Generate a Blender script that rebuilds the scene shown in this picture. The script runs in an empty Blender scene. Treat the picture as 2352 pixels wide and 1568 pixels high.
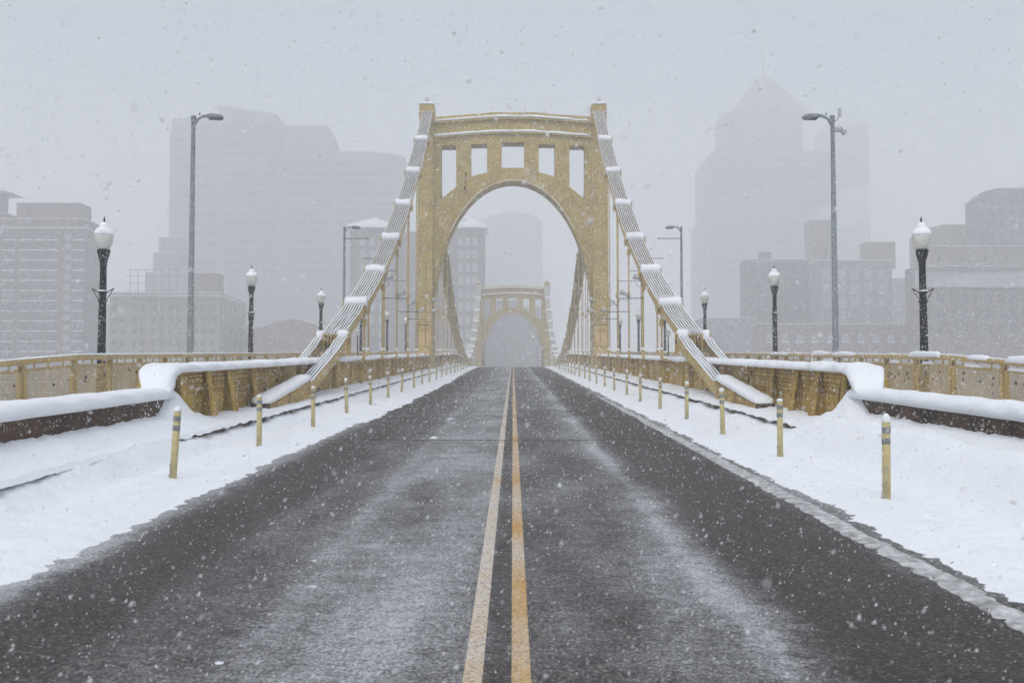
import bpy, bmesh, math, random
import numpy as np
from mathutils import Vector, Matrix, noise as mnoise

R = math.radians
rnd = random.Random(7)
scene = bpy.context.scene
C = scene.collection

# ------------------------------------------------------------------ camera, sky, sun, exposure
TH = R(2.91)                       # upward pitch
FD = 2620.0                        # focal length in units of a 2352 px wide frame
CAMZ = 1.75
cam_d = bpy.data.cameras.new('camera')
cam = bpy.data.objects.new('camera', cam_d)
C.objects.link(cam)
cam.location = (0, 0, CAMZ)
cam.rotation_euler = (R(90) + TH, 0, math.atan(2 / FD))
cam_d.sensor_width = 36.0
cam_d.lens = 36.0 * FD / 2352
cam_d.clip_start = 0.05
cam_d.clip_end = 9000
cam_d.dof.use_dof = True
cam_d.dof.focus_distance = 45.0
cam_d.dof.aperture_fstop = 4.5
scene.camera = cam

SUN_EL, SUN_AZ = 52.0, 200.0       # behind and above the camera, hidden by cloud
world = bpy.data.worlds.new('World')
scene.world = world
world.use_nodes = True
wn, wl = world.node_tree.nodes, world.node_tree.links
wn.clear()
w_out = wn.new('ShaderNodeOutputWorld')
w_bg = wn.new('ShaderNodeBackground')
w_sky = wn.new('ShaderNodeTexSky')
w_sky.sky_type = 'NISHITA'
w_sky.sun_disc = False
w_sky.sun_elevation = R(SUN_EL)
w_sky.sun_rotation = R(SUN_AZ)
w_sky.air_density = 1.0
w_sky.dust_density = 6.0
w_sky.ozone_density = 1.5
w_hsv = wn.new('ShaderNodeHueSaturation')
w_hsv.inputs['Saturation'].default_value = 0.75
wl.new(w_sky.outputs['Color'], w_hsv.inputs['Color'])
w_tint = wn.new('ShaderNodeMix'); w_tint.data_type = 'RGBA'; w_tint.blend_type = 'MULTIPLY'
w_tint.inputs[0].default_value = 1.0
w_tint.inputs[7].default_value = (0.955, 1.02, 1.045, 1)      # cool light of a snow cloud
wl.new(w_hsv.outputs['Color'], w_tint.inputs[6])
wl.new(w_tint.outputs[2], w_bg.inputs['Color'])
w_bg.inputs['Strength'].default_value = 0.13
wl.new(w_bg.outputs['Background'], w_out.inputs['Surface'])

sun_d = bpy.data.lights.new('sun', 'SUN')
sun_d.energy = 0.5
sun_d.angle = R(60)
sun_d.color = (1.0, 0.985, 0.96)
sun = bpy.data.objects.new('sun', sun_d)
C.objects.link(sun)
sun.location = (0, -20, 60)
sun.rotation_euler = (R(90 - SUN_EL), 0, R(180 - SUN_AZ))

scene.view_settings.view_transform = 'Standard'
scene.view_settings.look = 'None'
scene.view_settings.gamma = 1.0
scene.view_settings.use_curve_mapping = False
scene.view_settings.exposure = 0.37
scene.render.engine = 'CYCLES'
scene.cycles.max_bounces = 8
scene.cycles.diffuse_bounces = 3
scene.cycles.volume_bounces = 4
scene.cycles.use_denoising = True
scene.cycles.transparent_max_bounces = 16

# ------------------------------------------------------------------ bridge layout (metres)
GR = 0.0428
YA, YM = 117.0, 151.5              # the grade ends here; crown of the bridge
T1, T2 = 86.0, 217.0               # the two towers
PAN = 6.55
XC = 6.43                          # chain planes at +-XC

def road(y):
    if y > YM: y = 2 * YM - y
    if y <= YA: return max(GR * y, -0.6)
    L = YM - YA
    t = y - YA
    return GR * YA + GR * t - GR * t * t / (2 * L)

def px(x, y, Y):                   # a direction seen in the photograph, at a known distance Y
    u, v = (x - 1178) / FD, (784 - y) / FD
    s = Y / (math.cos(TH) - v * math.sin(TH))
    return Vector((u * s, Y, CAMZ + (math.sin(TH) + v * math.cos(TH)) * s))

def nz(x, y=0.0, z=0.0): return mnoise.noise((x, y, z))

# ------------------------------------------------------------------ materials
def mat(name, col, rough=0.6, var=0.0, scale=4.0, col2=None, bump=0.0, bscale=40.0, metal=0.0, stretch=(1, 1, 1), spec=0.3):
    m = bpy.data.materials.new(name); m.use_nodes = True
    nt = m.node_tree; b = nt.nodes['Principled BSDF']
    b.inputs['Roughness'].default_value = rough
    b.inputs['Metallic'].default_value = metal
    b.inputs['Specular IOR Level'].default_value = spec
    b.inputs['Base Color'].default_value = (*col, 1)
    tc = nt.nodes.new('ShaderNodeTexCoord')
    mp = nt.nodes.new('ShaderNodeMapping'); mp.inputs['Scale'].default_value = stretch
    nt.links.new(tc.outputs['Object'], mp.inputs['Vector'])
    if var or col2:
        n = nt.nodes.new('ShaderNodeTexNoise'); n.inputs['Scale'].default_value = scale; n.inputs['Detail'].default_value = 6
        nt.links.new(mp.outputs['Vector'], n.inputs['Vector'])
        r = nt.nodes.new('ShaderNodeValToRGB')
        r.color_ramp.elements[0].position = 0.35; r.color_ramp.elements[1].position = 0.68
        c2 = col2 or tuple(c * (1 - var) for c in col)
        r.color_ramp.elements[0].color = (*c2, 1); r.color_ramp.elements[1].color = (*col, 1)
        nt.links.new(n.outputs['Fac'], r.inputs['Fac'])
        nt.links.new(r.outputs['Color'], b.inputs['Base Color'])
    if bump:
        n2 = nt.nodes.new('ShaderNodeTexNoise'); n2.inputs['Scale'].default_value = bscale; n2.inputs['Detail'].default_value = 5
        nt.links.new(tc.outputs['Object'], n2.inputs['Vector'])
        bp = nt.nodes.new('ShaderNodeBump'); bp.inputs['Strength'].default_value = bump; bp.inputs['Distance'].default_value = 0.02
        nt.links.new(n2.outputs['Fac'], bp.inputs['Height'])
        nt.links.new(bp.outputs['Normal'], b.inputs['Normal'])
    return m

def paint(name, rust=0.1, gold=(0.50, 0.375, 0.12), dark=(0.375, 0.27, 0.078)):
    """Yellow bridge paint: weathered patches, streaks down the plate, rust where it has worn through."""
    m = mat(name, gold, 0.55, col2=dark, scale=1.3, spec=0.25)
    nt = m.node_tree; L = nt.links.new; N = nt.nodes.new
    b = nt.nodes['Principled BSDF']
    base = b.inputs['Base Color'].links[0].from_socket
    tc = N('ShaderNodeTexCoord')
    mp = N('ShaderNodeMapping'); mp.inputs['Scale'].default_value = (3.2, 3.2, 0.7); L(tc.outputs['Object'], mp.inputs['Vector'])
    n = N('ShaderNodeTexNoise'); n.inputs['Scale'].default_value = 2.2; n.inputs['Detail'].default_value = 8; n.inputs['Roughness'].default_value = 0.68
    L(mp.outputs['Vector'], n.inputs['Vector'])
    r = N('ShaderNodeValToRGB'); r.color_ramp.elements[0].position = 0.74 - rust; r.color_ramp.elements[1].position = 0.79 - rust * 0.9
    L(n.outputs['Fac'], r.inputs['Fac'])
    mp2 = N('ShaderNodeMapping'); mp2.inputs['Scale'].default_value = (9, 9, 0.9); L(tc.outputs['Object'], mp2.inputs['Vector'])
    n3 = N('ShaderNodeTexNoise'); n3.inputs['Scale'].default_value = 1.0; n3.inputs['Detail'].default_value = 4
    L(mp2.outputs['Vector'], n3.inputs['Vector'])
    r3 = N('ShaderNodeValToRGB'); r3.color_ramp.elements[0].position = 0.5; r3.color_ramp.elements[1].position = 0.75
    L(n3.outputs['Fac'], r3.inputs['Fac'])
    mx0 = N('ShaderNodeMix'); mx0.data_type = 'RGBA'; mx0.inputs[7].default_value = (dark[0] * .55, dark[1] * .5, dark[2] * .5, 1)
    mfac = N('ShaderNodeMath'); mfac.operation = 'MULTIPLY'; mfac.inputs[1].default_value = min(1, 3.5 * rust)
    L(r3.outputs['Color'], mfac.inputs[0]); L(mfac.outputs[0], mx0.inputs[0]); L(base, mx0.inputs[6])
    mx = N('ShaderNodeMix'); mx.data_type = 'RGBA'; mx.inputs[7].default_value = (0.085, 0.032, 0.014, 1)
    L(r.outputs['Color'], mx.inputs[0]); L(mx0.outputs[2], mx.inputs[6])
    L(mx.outputs[2], b.inputs['Base Color'])
    return m

M = {}
M['gold'] = paint('tower_paint', 0.085)
M['gold_bar'] = paint('eyebar_paint', 0.04, gold=(0.56, 0.40, 0.135), dark=(0.45, 0.31, 0.095))
M['gold_inner'] = paint('eyebar_paint_darker', 0.12, gold=(0.40, 0.28, 0.10), dark=(0.24, 0.16, 0.055))  # inner bars: a darker brown tone with more rust
M['gold_girder'] = paint('girder_paint', 0.18, gold=(0.53, 0.35, 0.065), dark=(0.33, 0.205, 0.03))
M['gold_rail'] = paint('railing_paint', 0.06, gold=(0.52, 0.38, 0.16), dark=(0.40, 0.28, 0.09))
M['primer'] = mat('primer_patch', (0.62, 0.40, 0.17), 0.7, var=0.15, scale=3)
M['rivet'] = mat('rust_and_shadow_rivet', (.13, .07, .022), .8, col2=(.05, .025, .012), scale=6)  # rust and the small shadow at each head, both put into this dark colour
M['seam'] = mat('seam', (0.06, 0.035, 0.015), 0.8)
M['rust'] = mat('rust', (0.10, 0.035, 0.015), 0.9, col2=(0.03, 0.014, 0.01), scale=12)
M['snow'] = mat('snow', (0.86, 0.88, 0.915), 0.75, var=0.03, scale=1.5, bump=1.0, bscale=16, spec=0.15)
M['snow_fine'] = mat('snow_on_metal', (0.87, 0.885, 0.91), 0.8, bump=0.3, bscale=50, spec=0.15)
M['flake'] = mat('snowflake', (0.88, 0.89, 0.92), 0.9, spec=0.1)
M['stone'] = mat('parapet_stone', (0.125, 0.072, 0.042), 0.9, col2=(0.045, 0.027, 0.017), scale=1.6, bump=0.5, bscale=14)
M['kerb'] = mat('kerb_stone', (0.16, 0.115, 0.09), 0.85, col2=(0.05, 0.03, 0.025), scale=3, bump=0.5, bscale=12)
M['conc'] = mat('concrete', (0.34, 0.33, 0.31), 0.85, var=0.25, scale=2)
M['black'] = mat('black_iron', (0.006, 0.006, 0.007), 0.5, var=0.3, scale=6, spec=.15)
M['globe'] = mat('milk_glass', (0.60, 0.585, 0.54), 0.35, spec=0.4)
M['steel'] = mat('galvanised_steel', (0.27, 0.30, 0.31), 0.5, var=0.2, scale=5, metal=0.2)
M['lens'] = mat('lamp_lens', (0.03, 0.035, 0.04), 0.3)
M['lightgrey'] = mat('light_grey_housing', (0.45, 0.46, 0.46), 0.5)
M['post'] = mat('delineator_plastic', (0.62, 0.53, 0.27), 0.6, col2=(0.50, 0.42, 0.20), scale=9)
M['band'] = mat('reflective_band', (0.27, 0.28, 0.29), 0.4, var=0.4, scale=25)
M['slush'] = mat('dirty_slush', (0.33, 0.32, 0.31), 0.7, col2=(0.12, 0.115, 0.11), scale=9, bump=0.5, bscale=20)
M['glass'] = mat('window_glass', (0.10, 0.11, 0.125), 0.2, spec=0.5)
M['blind'] = mat('window_blind', (0.34, 0.36, 0.39), 0.5)
M['water'] = mat('river_water', (0.05, 0.065, 0.07), 0.15, spec=0.5)
M['clear'] = mat('clear_lamp_glass', (0.45, 0.47, 0.47), 0.2, spec=0.5)
M['lockc'] = [mat('lock_' + n, c, 0.4, metal=0.4) for n, c in (('dark', (.03, .03, .035)), ('blue', (.04, .07, .16)), ('red', (.16, .04, .03)), ('brass', (.3, .2, .06)), ('grey', (.3, .31, .32)))]

def asphalt():
    m = bpy.data.materials.new('wet_asphalt'); m.use_nodes = True
    nt = m.node_tree; L = nt.links.new; N = nt.nodes.new
    b = nt.nodes['Principled BSDF']
    tc = N('ShaderNodeTexCoord'); sep = N('ShaderNodeSeparateXYZ'); L(tc.outputs['Object'], sep.inputs[0])
    def math_(op, a, bb=None, clamp=False):
        n = N('ShaderNodeMath'); n.operation = op; n.use_clamp = clamp
        for i, q in enumerate((a, bb)):
            if q is None: continue
            if isinstance(q, (int, float)): n.inputs[i].default_value = q
            else: L(q, n.inputs[i])
        return n.outputs[0]
    def noise(scale, sc=(1, 1, 1), detail=5, rough=0.55):
        mp = N('ShaderNodeMapping'); mp.inputs['Scale'].default_value = sc; L(tc.outputs['Object'], mp.inputs['Vector'])
        n = N('ShaderNodeTexNoise'); n.inputs['Scale'].default_value = scale; n.inputs['Detail'].default_value = detail; n.inputs['Roughness'].default_value = rough
        L(mp.outputs['Vector'], n.inputs['Vector']); return n.outputs['Fac']
    def ramp(f, stops, interp='LINEAR'):
        r = N('ShaderNodeValToRGB'); cr = r.color_ramp; cr.interpolation = interp
        while len(cr.elements) > 1: cr.elements.remove(cr.elements[-1])
        for i, (p, c) in enumerate(stops):
            e = cr.elements[0] if i == 0 else cr.elements.new(p)
            e.position = p; e.color = (c, c, c, 1) if not isinstance(c, tuple) else (*c, 1)
        L(f, r.inputs['Fac']); return r.outputs['Color']
    x = sep.outputs['X']
    # how much thin dry snow lies across the road: wheel tracks bare, ridges between them, wobbling with distance
    wob = math_('ADD', math_('MULTIPLY', math_('SUBTRACT', noise(0.3, (0.3, 1, 1), 2), 0.5), 0.32), math_('MULTIPLY', math_('SUBTRACT', noise(6, (1, 1, 1), 5), 0.5), 0.38))
    xx = math_('ADD', x, wob)
    u = math_('DIVIDE', math_('ADD', xx, 5.0), 10.0, True)
    P = lambda X: (X + 5) / 10
    cover = ramp(u, [(P(-5), .80), (P(-3.95), .80), (P(-3.6), .50), (P(-3.42), .16), (P(-3.2), -.04), (P(-2.7), -.02), (P(-2.3), .30), (P(-1.72), .40), (P(-1.60), .56), (P(-1.52), .56),
                     (P(-1.36), .48), (P(-.8), .60), (P(-.28), .58), (P(-.1), .20), (P(.12), .36), (P(.9), .34), (P(1.32), .46), (P(1.46), .66), (P(1.55), .62), (P(1.70), .34),
                     (P(1.95), .03), (P(3.0), .0), (P(3.15), .24), (P(3.6), .60), (P(5), .8)])
    big = noise(0.9, (1.3, 0.4, 1), 5)
    cross = noise(3.0, (1.0, 1.6, 1), 5, .65)
    grain = noise(46, (1, 1, 1), 4, .9)
    grain2 = noise(17, (1, 1.3, 1), 4, .7)
    s = math_('ADD', cover, math_('MULTIPLY', math_('SUBTRACT', big, .5), 0.95))
    s = math_('ADD', s, math_('MULTIPLY', math_('SUBTRACT', cross, .5), 0.55))
    s = math_('ADD', s, math_('MULTIPLY', math_('SUBTRACT', grain, .5), 2.9))
    s = math_('ADD', s, math_('MULTIPLY', math_('SUBTRACT', grain2, .5), .8))
    snowf = ramp(s, [(0.22, 0.0), (0.5, 0.22), (0.75, .55), (1.0, 0.9)])
    vor = N('ShaderNodeTexVoronoi'); vor.inputs['Scale'].default_value = 52; L(tc.outputs['Object'], vor.inputs['Vector'])
    stone = ramp(vor.outputs['Color'], [(0.0, (.006, .005, .0045)), (0.5, (.026, .021, .018)), (0.72, (.060, .048, .039)), (0.88, (.14, .11, .088)), (1.0, (.36, .31, .26))])
    mx = N('ShaderNodeMix'); mx.data_type = 'RGBA'; mx.inputs[7].default_value = (0.62, 0.64, 0.67, 1)
    L(snowf, mx.inputs[0]); L(stone, mx.inputs[6]); L(mx.outputs[2], b.inputs['Base Color'])
    wet = ramp(s, [(0.2, 0.55), (0.5, 0.65), (0.8, 0.8)])
    L(wet, b.inputs['Roughness'])
    b.inputs['Specular IOR Level'].default_value = 0.22
    bp = N('ShaderNodeBump'); bp.inputs['Strength'].default_value = 0.6; bp.inputs['Distance'].default_value = 0.006
    L(vor.outputs['Distance'], bp.inputs['Height']); L(bp.outputs['Normal'], b.inputs['Normal'])
    return m
M['asphalt'] = asphalt()

def line_paint(nm, lo, hi):
    m = bpy.data.materials.new(nm); m.use_nodes = True
    nt = m.node_tree; L = nt.links.new; N = nt.nodes.new; b = nt.nodes['Principled BSDF']
    tc = N('ShaderNodeTexCoord')
    def nr(scale, sc, stops, detail=5):
        mp = N('ShaderNodeMapping'); mp.inputs['Scale'].default_value = sc; L(tc.outputs['Object'], mp.inputs['Vector'])
        n = N('ShaderNodeTexNoise'); n.inputs['Scale'].default_value = scale; n.inputs['Detail'].default_value = detail; n.inputs['Roughness'].default_value = .65
        L(mp.outputs['Vector'], n.inputs['Vector'])
        r = N('ShaderNodeValToRGB'); r.color_ramp.elements[0].position, r.color_ramp.elements[1].position = stops
        L(n.outputs['Fac'], r.inputs['Fac']); return r.outputs['Color']
    a = nr(48, (1, 1, 1), (.40, .58)); c = nr(1.6, (1, .3, 1), (lo, hi)); d = nr(42, (1, 1, 1), (.53, .64))
    m1 = N('ShaderNodeMix'); m1.data_type = 'RGBA'; m1.inputs[6].default_value = (.54, .30, .065, 1); m1.inputs[7].default_value = (.62, .60, .56, 1)
    f = N('ShaderNodeMath'); f.operation = 'MULTIPLY'; f.inputs[1].default_value = 1.0; L(c, f.inputs[0])
    g = N('ShaderNodeMath'); g.operation = 'MULTIPLY'; L(f.outputs[0], g.inputs[0]); 
    ad = N('ShaderNodeMath'); ad.operation = 'ADD'; ad.inputs[1].default_value = .3; ad.use_clamp = True; L(a, ad.inputs[0]); L(ad.outputs[0], g.inputs[1])
    L(g.outputs[0], m1.inputs[0])
    m2 = N('ShaderNodeMix'); m2.data_type = 'RGBA'; m2.inputs[7].default_value = (.05, .045, .04, 1)
    L(d, m2.inputs[0]); L(m1.outputs[2], m2.inputs[6]); L(m2.outputs[2], b.inputs['Base Color'])
    b.inputs['Roughness'].default_value = .6
    return m
M['line'] = line_paint('worn_yellow_line', .20, .50); M['line2'] = line_paint('yellow_line', .36, .68)

# ------------------------------------------------------------------ mesh helpers
class MB:
    def __init__(s): s.v = []; s.f = []
    def add(s, vs, fs):
        o = len(s.v); s.v += [tuple(p) for p in vs]; s.f += [tuple(i + o for i in f) for f in fs]
        return s
    def hexa(s, p):                # 4 bottom, 4 top, both counter-clockwise
        return s.add(p, [(0, 3, 2, 1), (4, 5, 6, 7), (0, 1, 5, 4), (1, 2, 6, 5), (2, 3, 7, 6), (3, 0, 4, 7)])
    def box(s, x0, x1, y0, y1, z0, z1):
        x0, x1 = min(x0, x1), max(x0, x1)
        return s.hexa([(x0, y0, z0), (x1, y0, z0), (x1, y1, z0), (x0, y1, z0), (x0, y0, z1), (x1, y0, z1), (x1, y1, z1), (x0, y1, z1)])
    def gbox(s, x0, x1, y0, y1, e0, e1):   # a box that follows the grade of the road, e = height above it
        x0, x1 = min(x0, x1), max(x0, x1); a, b = road(y0), road(y1)
        return s.hexa([(x0, y0, a + e0), (x1, y0, a + e0), (x1, y1, b + e0), (x0, y1, b + e0), (x0, y0, a + e1), (x1, y0, a + e1), (x1, y1, b + e1), (x0, y1, b + e1)])
    def prism(s, poly, off):
        n = len(poly); off = Vector(off)
        vs = [Vector(p) for p in poly] + [Vector(p) + off for p in poly]
        return s.add(vs, [tuple(range(n - 1, -1, -1)), tuple(range(n, 2 * n))] + [(i, (i + 1) % n, n + (i + 1) % n, n + i) for i in range(n)])
    def tube(s, path, r, n=8, caps=True):
        path = [Vector(p) for p in path]; o = len(s.v); k = len(path)
        rs = r if isinstance(r, (list, tuple)) else [r] * k
        for i, p in enumerate(path):
            t = (path[min(i + 1, k - 1)] - path[max(i - 1, 0)]).normalized()
            up = Vector((0, 0, 1)) if abs(t.z) < 0.95 else Vector((1, 0, 0))
            a = t.cross(up).normalized(); b = a.cross(t)
            for j in range(n):
                q = 2 * math.pi * j / n
                s.v.append(tuple(p + rs[i] * (math.cos(q) * a + math.sin(q) * b)))
        for i in range(k - 1):
            for j in range(n):
                s.f.append((o + i * n + j, o + i * n + (j + 1) % n, o + (i + 1) * n + (j + 1) % n, o + (i + 1) * n + j))
        if caps:
            s.f.append(tuple(o + j for j in range(n - 1, -1, -1))); s.f.append(tuple(o + (k - 1) * n + j for j in range(n)))
        return s
    def lathe(s, prof, c=(0, 0, 0), n=16):
        o = len(s.v); k = len(prof)
        for r, z in prof:
            for j in range(n):
                q = 2 * math.pi * j / n
                s.v.append((c[0] + r * math.cos(q), c[1] + r * math.sin(q), c[2] + z))
        for i in range(k - 1):
            for j in range(n):
                s.f.append((o + i * n + j, o + i * n + (j + 1) % n, o + (i + 1) * n + (j + 1) % n, o + (i + 1) * n + j))
        s.f.append(tuple(o + j for j in range(n - 1, -1, -1))); s.f.append(tuple(o + (k - 1) * n + j for j in range(n)))
        return s
    def ridge(s, path, w, h, n=7, jit=0.12, under=0.0, seed=0.0, side=None, fr=2.5, taper=True, upright=False):
        """A rounded ridge of snow lying along a path. w, h may be lists. side: horizontal across-direction."""
        path = [Vector(p) for p in path]; k = len(path); o = len(s.v)
        ws = w if isinstance(w, (list, tuple)) else [w] * k
        hs = h if isinstance(h, (list, tuple)) else [h] * k
        hs = list(hs) + [hs[-1]] * (k - len(hs)); ws = list(ws) + [ws[-1]] * (k - len(ws))
        for i, p in enumerate(path):
            t = (path[min(i + 1, k - 1)] - path[max(i - 1, 0)]).normalized()
            a = Vector(side) if side is not None else Vector((t.y, -t.x, 0)).normalized()
            up = a.cross(t).normalized()
            if up.z < 0: up = -up
            if upright: up = Vector((0, 0, 1))
            tp = 1.0
            if taper and i in (0, k - 1): tp = 0.25
            for j in range(n):
                q = math.pi * j / (n - 1)
                cs, sn = math.cos(q), math.sin(q)
                cs = math.copysign(abs(cs) ** 0.7, cs); sn = sn ** 0.6
                g = 1 + jit * nz(p.x * fr + seed, p.y * fr + j * .35, p.z * fr + seed * 1.7)
                s.v.append(tuple(p + a * (ws[i] / 2 * cs * g * (0.6 + .4 * tp)) + up * (hs[i] * sn * g * tp - under * (1 - sn))))
        for i in range(k - 1):
            for j in range(n):
                j2 = (j + 1) % n
                s.f.append((o + i * n + j, o + i * n + j2, o + (i + 1) * n + j2, o + (i + 1) * n + j))
        s.f.append(tuple(o + j for j in range(n - 1, -1, -1))); s.f.append(tuple(o + (k - 1) * n + j for j in range(n)))
        return s
    def mesh(s, name):
        me = bpy.data.meshes.new(name); me.from_pydata(s.v, [], s.f); me.update(); return me
    def build(s, name, m, parent=None, smooth=False, loc=None):
        return link(name, s.mesh(name), m, parent, smooth, loc)

def link(name, me, m, parent=None, smooth=False, loc=None):
    bm = bmesh.new(); bm.from_mesh(me); bmesh.ops.recalc_face_normals(bm, faces=bm.faces); bm.to_mesh(me); bm.free()
    if m is not None and not me.materials: me.materials.append(m)
    if smooth: me.polygons.foreach_set('use_smooth', [True] * len(me.polygons))
    o = bpy.data.objects.new(name, me); C.objects.link(o)
    if parent: o.parent = parent
    if loc is not None: o.location = loc
    return o
def inst(src, parent, loc=(0, 0, 0), rot=(0, 0, 0), name=None, scale=(1, 1, 1)):
    o = bpy.data.objects.new(name or src.name.split('.')[0], src.data); C.objects.link(o)
    o.parent = parent; o.location = loc; o.rotation_euler = rot; o.scale = scale
    return o
def tag(o, label, cat, group=None, kind=None):
    o['label'] = label; o['category'] = cat
    if group: o['group'] = group
    if kind: o['kind'] = kind
    return o
def empty(name, loc=(0, 0, 0)):
    o = bpy.data.objects.new(name, None); C.objects.link(o); o.location = loc; o.empty_display_size = .2
    return o
def struct(o, label=None): 
    o['kind'] = 'structure'
    if label: o['label'] = label
    return o
def stuff(o, label=None, cat=None):
    o['kind'] = 'stuff'
    if label: o['label'] = label
    if cat: o['category'] = cat
    return o
def copy_tree(o, parent=None):
    c = o.copy(); C.objects.link(c)
    if parent: c.parent = parent
    for ch in o.children: copy_tree(ch, c)
    return c
ORD = 'first second third fourth fifth sixth seventh eighth ninth tenth eleventh twelfth thirteenth fourteenth fifteenth sixteenth seventeenth eighteenth nineteenth twentieth'.split()
ORD += ['twenty-' + q for q in ORD[:9]]
def frange(a, b, st):
    n = max(1, int(round((b - a) / st))); return [a + (b - a) * i / n for i in range(n + 1)]
def yrange(a, b, k=0.012, mn=0.06):
    out = [a]
    while out[-1] < b: out.append(out[-1] + max(mn, out[-1] * k))
    out[-1] = b; return out
SIDES = ((-1, 'left'), (1, 'right'))

# ------------------------------------------------------------------ the setting: ground, river, road, kerbs, sidewalks
S = 1900.0
def ground_z(x, y):
    if y < 12: return -1.6
    if y < 24: return -1.6 - 12 * (y - 12) / 12
    if y < 268: return -13.6
    if y < 284: return -13.6 + 13.2 * (y - 268) / 16
    return -0.4
g = MB(); gx = [-S, -400, -100, -11, 11, 100, 400, S]; gy = [-600, -100, 0, 12, 16, 20, 24, 60, 150, 268, 272, 278, 284, 400, 800, 2 * S]
g.add([(x, y, ground_z(x, y)) for y in gy for x in gx],
      [(j * 8 + i, j * 8 + i + 1, j * 8 + 9 + i, j * 8 + 8 + i) for j in range(len(gy) - 1) for i in range(7)])
struct(g.build('ground', M['snow']), 'snow covered ground of the river banks and city')
w = MB(); w.add([(-S, 20, -9), (S, 20, -9), (S, 275, -9), (-S, 275, -9)], [(0, 1, 2, 3)])
struct(w.build('river_water', M['water']), 'grey river flowing below the bridge')

ys = yrange(-6, 315, 0.01, 0.8)
r_ = MB()
for i in range(len(ys) - 1):
    a, b = ys[i], ys[i + 1]
    for x0, x1 in ((-5.5, 0), (0, 5.5)):
        r_.add([(x0, a, road(a)), (x1, a, road(a)), (x1, b, road(b)), (x0, b, road(b))], [(0, 1, 2, 3)])
road_o = struct(r_.build('road', M['asphalt']), 'wet dark asphalt roadway dusted with snow crossing the bridge')
d_ = MB()
for i in range(len(ys) - 1):
    d_.gbox(-5.5, 5.5, ys[i], ys[i + 1], -.5, -.02)
struct(d_.build('road_slab', M['conc']))
for xl, lm_ in ((-0.215, 'line'), (0.045, 'line2')):
    m_ = MB()
    for i in range(len(ys) - 1):
        a, b = ys[i], ys[i + 1]
        m_.add([(xl - .052, a, road(a) + .004), (xl + .052, a, road(a) + .004), (xl + .052, b, road(b) + .004), (xl - .052, b, road(b) + .004)], [(0, 1, 2, 3)])
    m_.build('lane_marking', M[lm_], road_o)
for yj, wd, mt in ((22.35, .03, 'seam'), (22.2, .05, 'slush'), (21.7, .02, 'slush'), (30.6, .10, 'slush'), (30.75, .03, 'seam'), (46.9, .06, 'slush'), (64.3, .05, 'seam')):
    j_ = MB()
    for xa in frange(-3.7, 3.4, .35)[:-1]:
        jj = .02 * nz(xa * 2.1, yj)
        j_.gbox(xa, xa + .36, yj - wd / 2 + jj, yj + wd / 2 + jj, .001, .008 if mt == 'slush' else .006)
    j_.build('expansion_joint', M[mt], road_o)

KX = 5.45
for sx, sn in SIDES:
    k_ = MB(); s_ = MB()
    for i in range(len(ys) - 1):
        k_.gbox(sx * KX, sx * (KX + .3), ys[i], ys[i + 1], -.05, .30 + .004 * nz(ys[i]))
        s_.gbox(sx * (KX + .302), sx * 10.3, ys[i], ys[i + 1], -.25, .28)
    struct(k_.build('kerb_' + sn, M['kerb']), 'dark stone kerb on the %s side, mostly under snow' % sn)
    struct(s_.build('sidewalk_' + sn, M['conc']), 'sidewalk under snow on the %s side' % sn)

# ------------------------------------------------------------------ lying snow
def sm(a, b, t):
    t = max(0.0, min(1.0, (t - a) / (b - a))); return t * t * (3 - 2 * t)
def fbm(x, y, o=4):
    s, a, t = 0, 1, 0
    for i in range(o): s += a * nz(x, y, i * 7.3); t += a; x *= 2.1; y *= 2.1; a *= .5
    return s / t
def road_snow(sx, x, y):           # height above the road; x is the distance from the centre line
    e0 = 3.80 if sx < 0 else 3.55
    e0 += .16 * nz(y * .35, sx * 5) + .10 * nz(y * 1.3, sx) + .09 * fbm(y * 4, x * 3) + .05 * nz(y * 15, x * 9)
    if sx < 0 and y > 24: e0 -= .28 * sm(24, 32, y) * (1 - sm(60, 90, y)) + .12 * nz(y * .8, 3)
    t = x - e0
    h = .075 * (1 - math.exp(-max(t, 0) / .22)) + (0.10 * min(t, 0) if t < 0 else 0)
    lum = sm(-.02, .30, t)
    h += lum * (.04 * fbm(x * 1.3, y * .9) + .045 * fbm(x * 4.5, y * 3.6 + 9 * sx) + .018 * nz(x * 12, y * 12) + .010 * nz(x * 27, y * 27))
    h += .03 * max(0, nz(x * 6.5, y * 6.5 + 31)) * sm(-.25, .02, t) * (1 - lum)
    if sx < 0:                     # old wheel rut, half filled
        h -= .02 * lum * math.exp(-((x - 5.0 + .12 * nz(y * .4)) / .09) ** 2)
        cov = .165 + .09 * fbm(y * .7, 4) + .13 * math.exp(-((y - 15.9) / 3.3) ** 4)
    else:
        cov = .15 + .11 * fbm(y * .5, 14) + .42 * (1 - sm(18.5, 22.5, y)) + .0
    h += cov * sm(4.7 if (sx > 0 and y < 24) else 5.0, 5.5, x)
    # drift against the end of the parapet / girder
    return h
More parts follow.
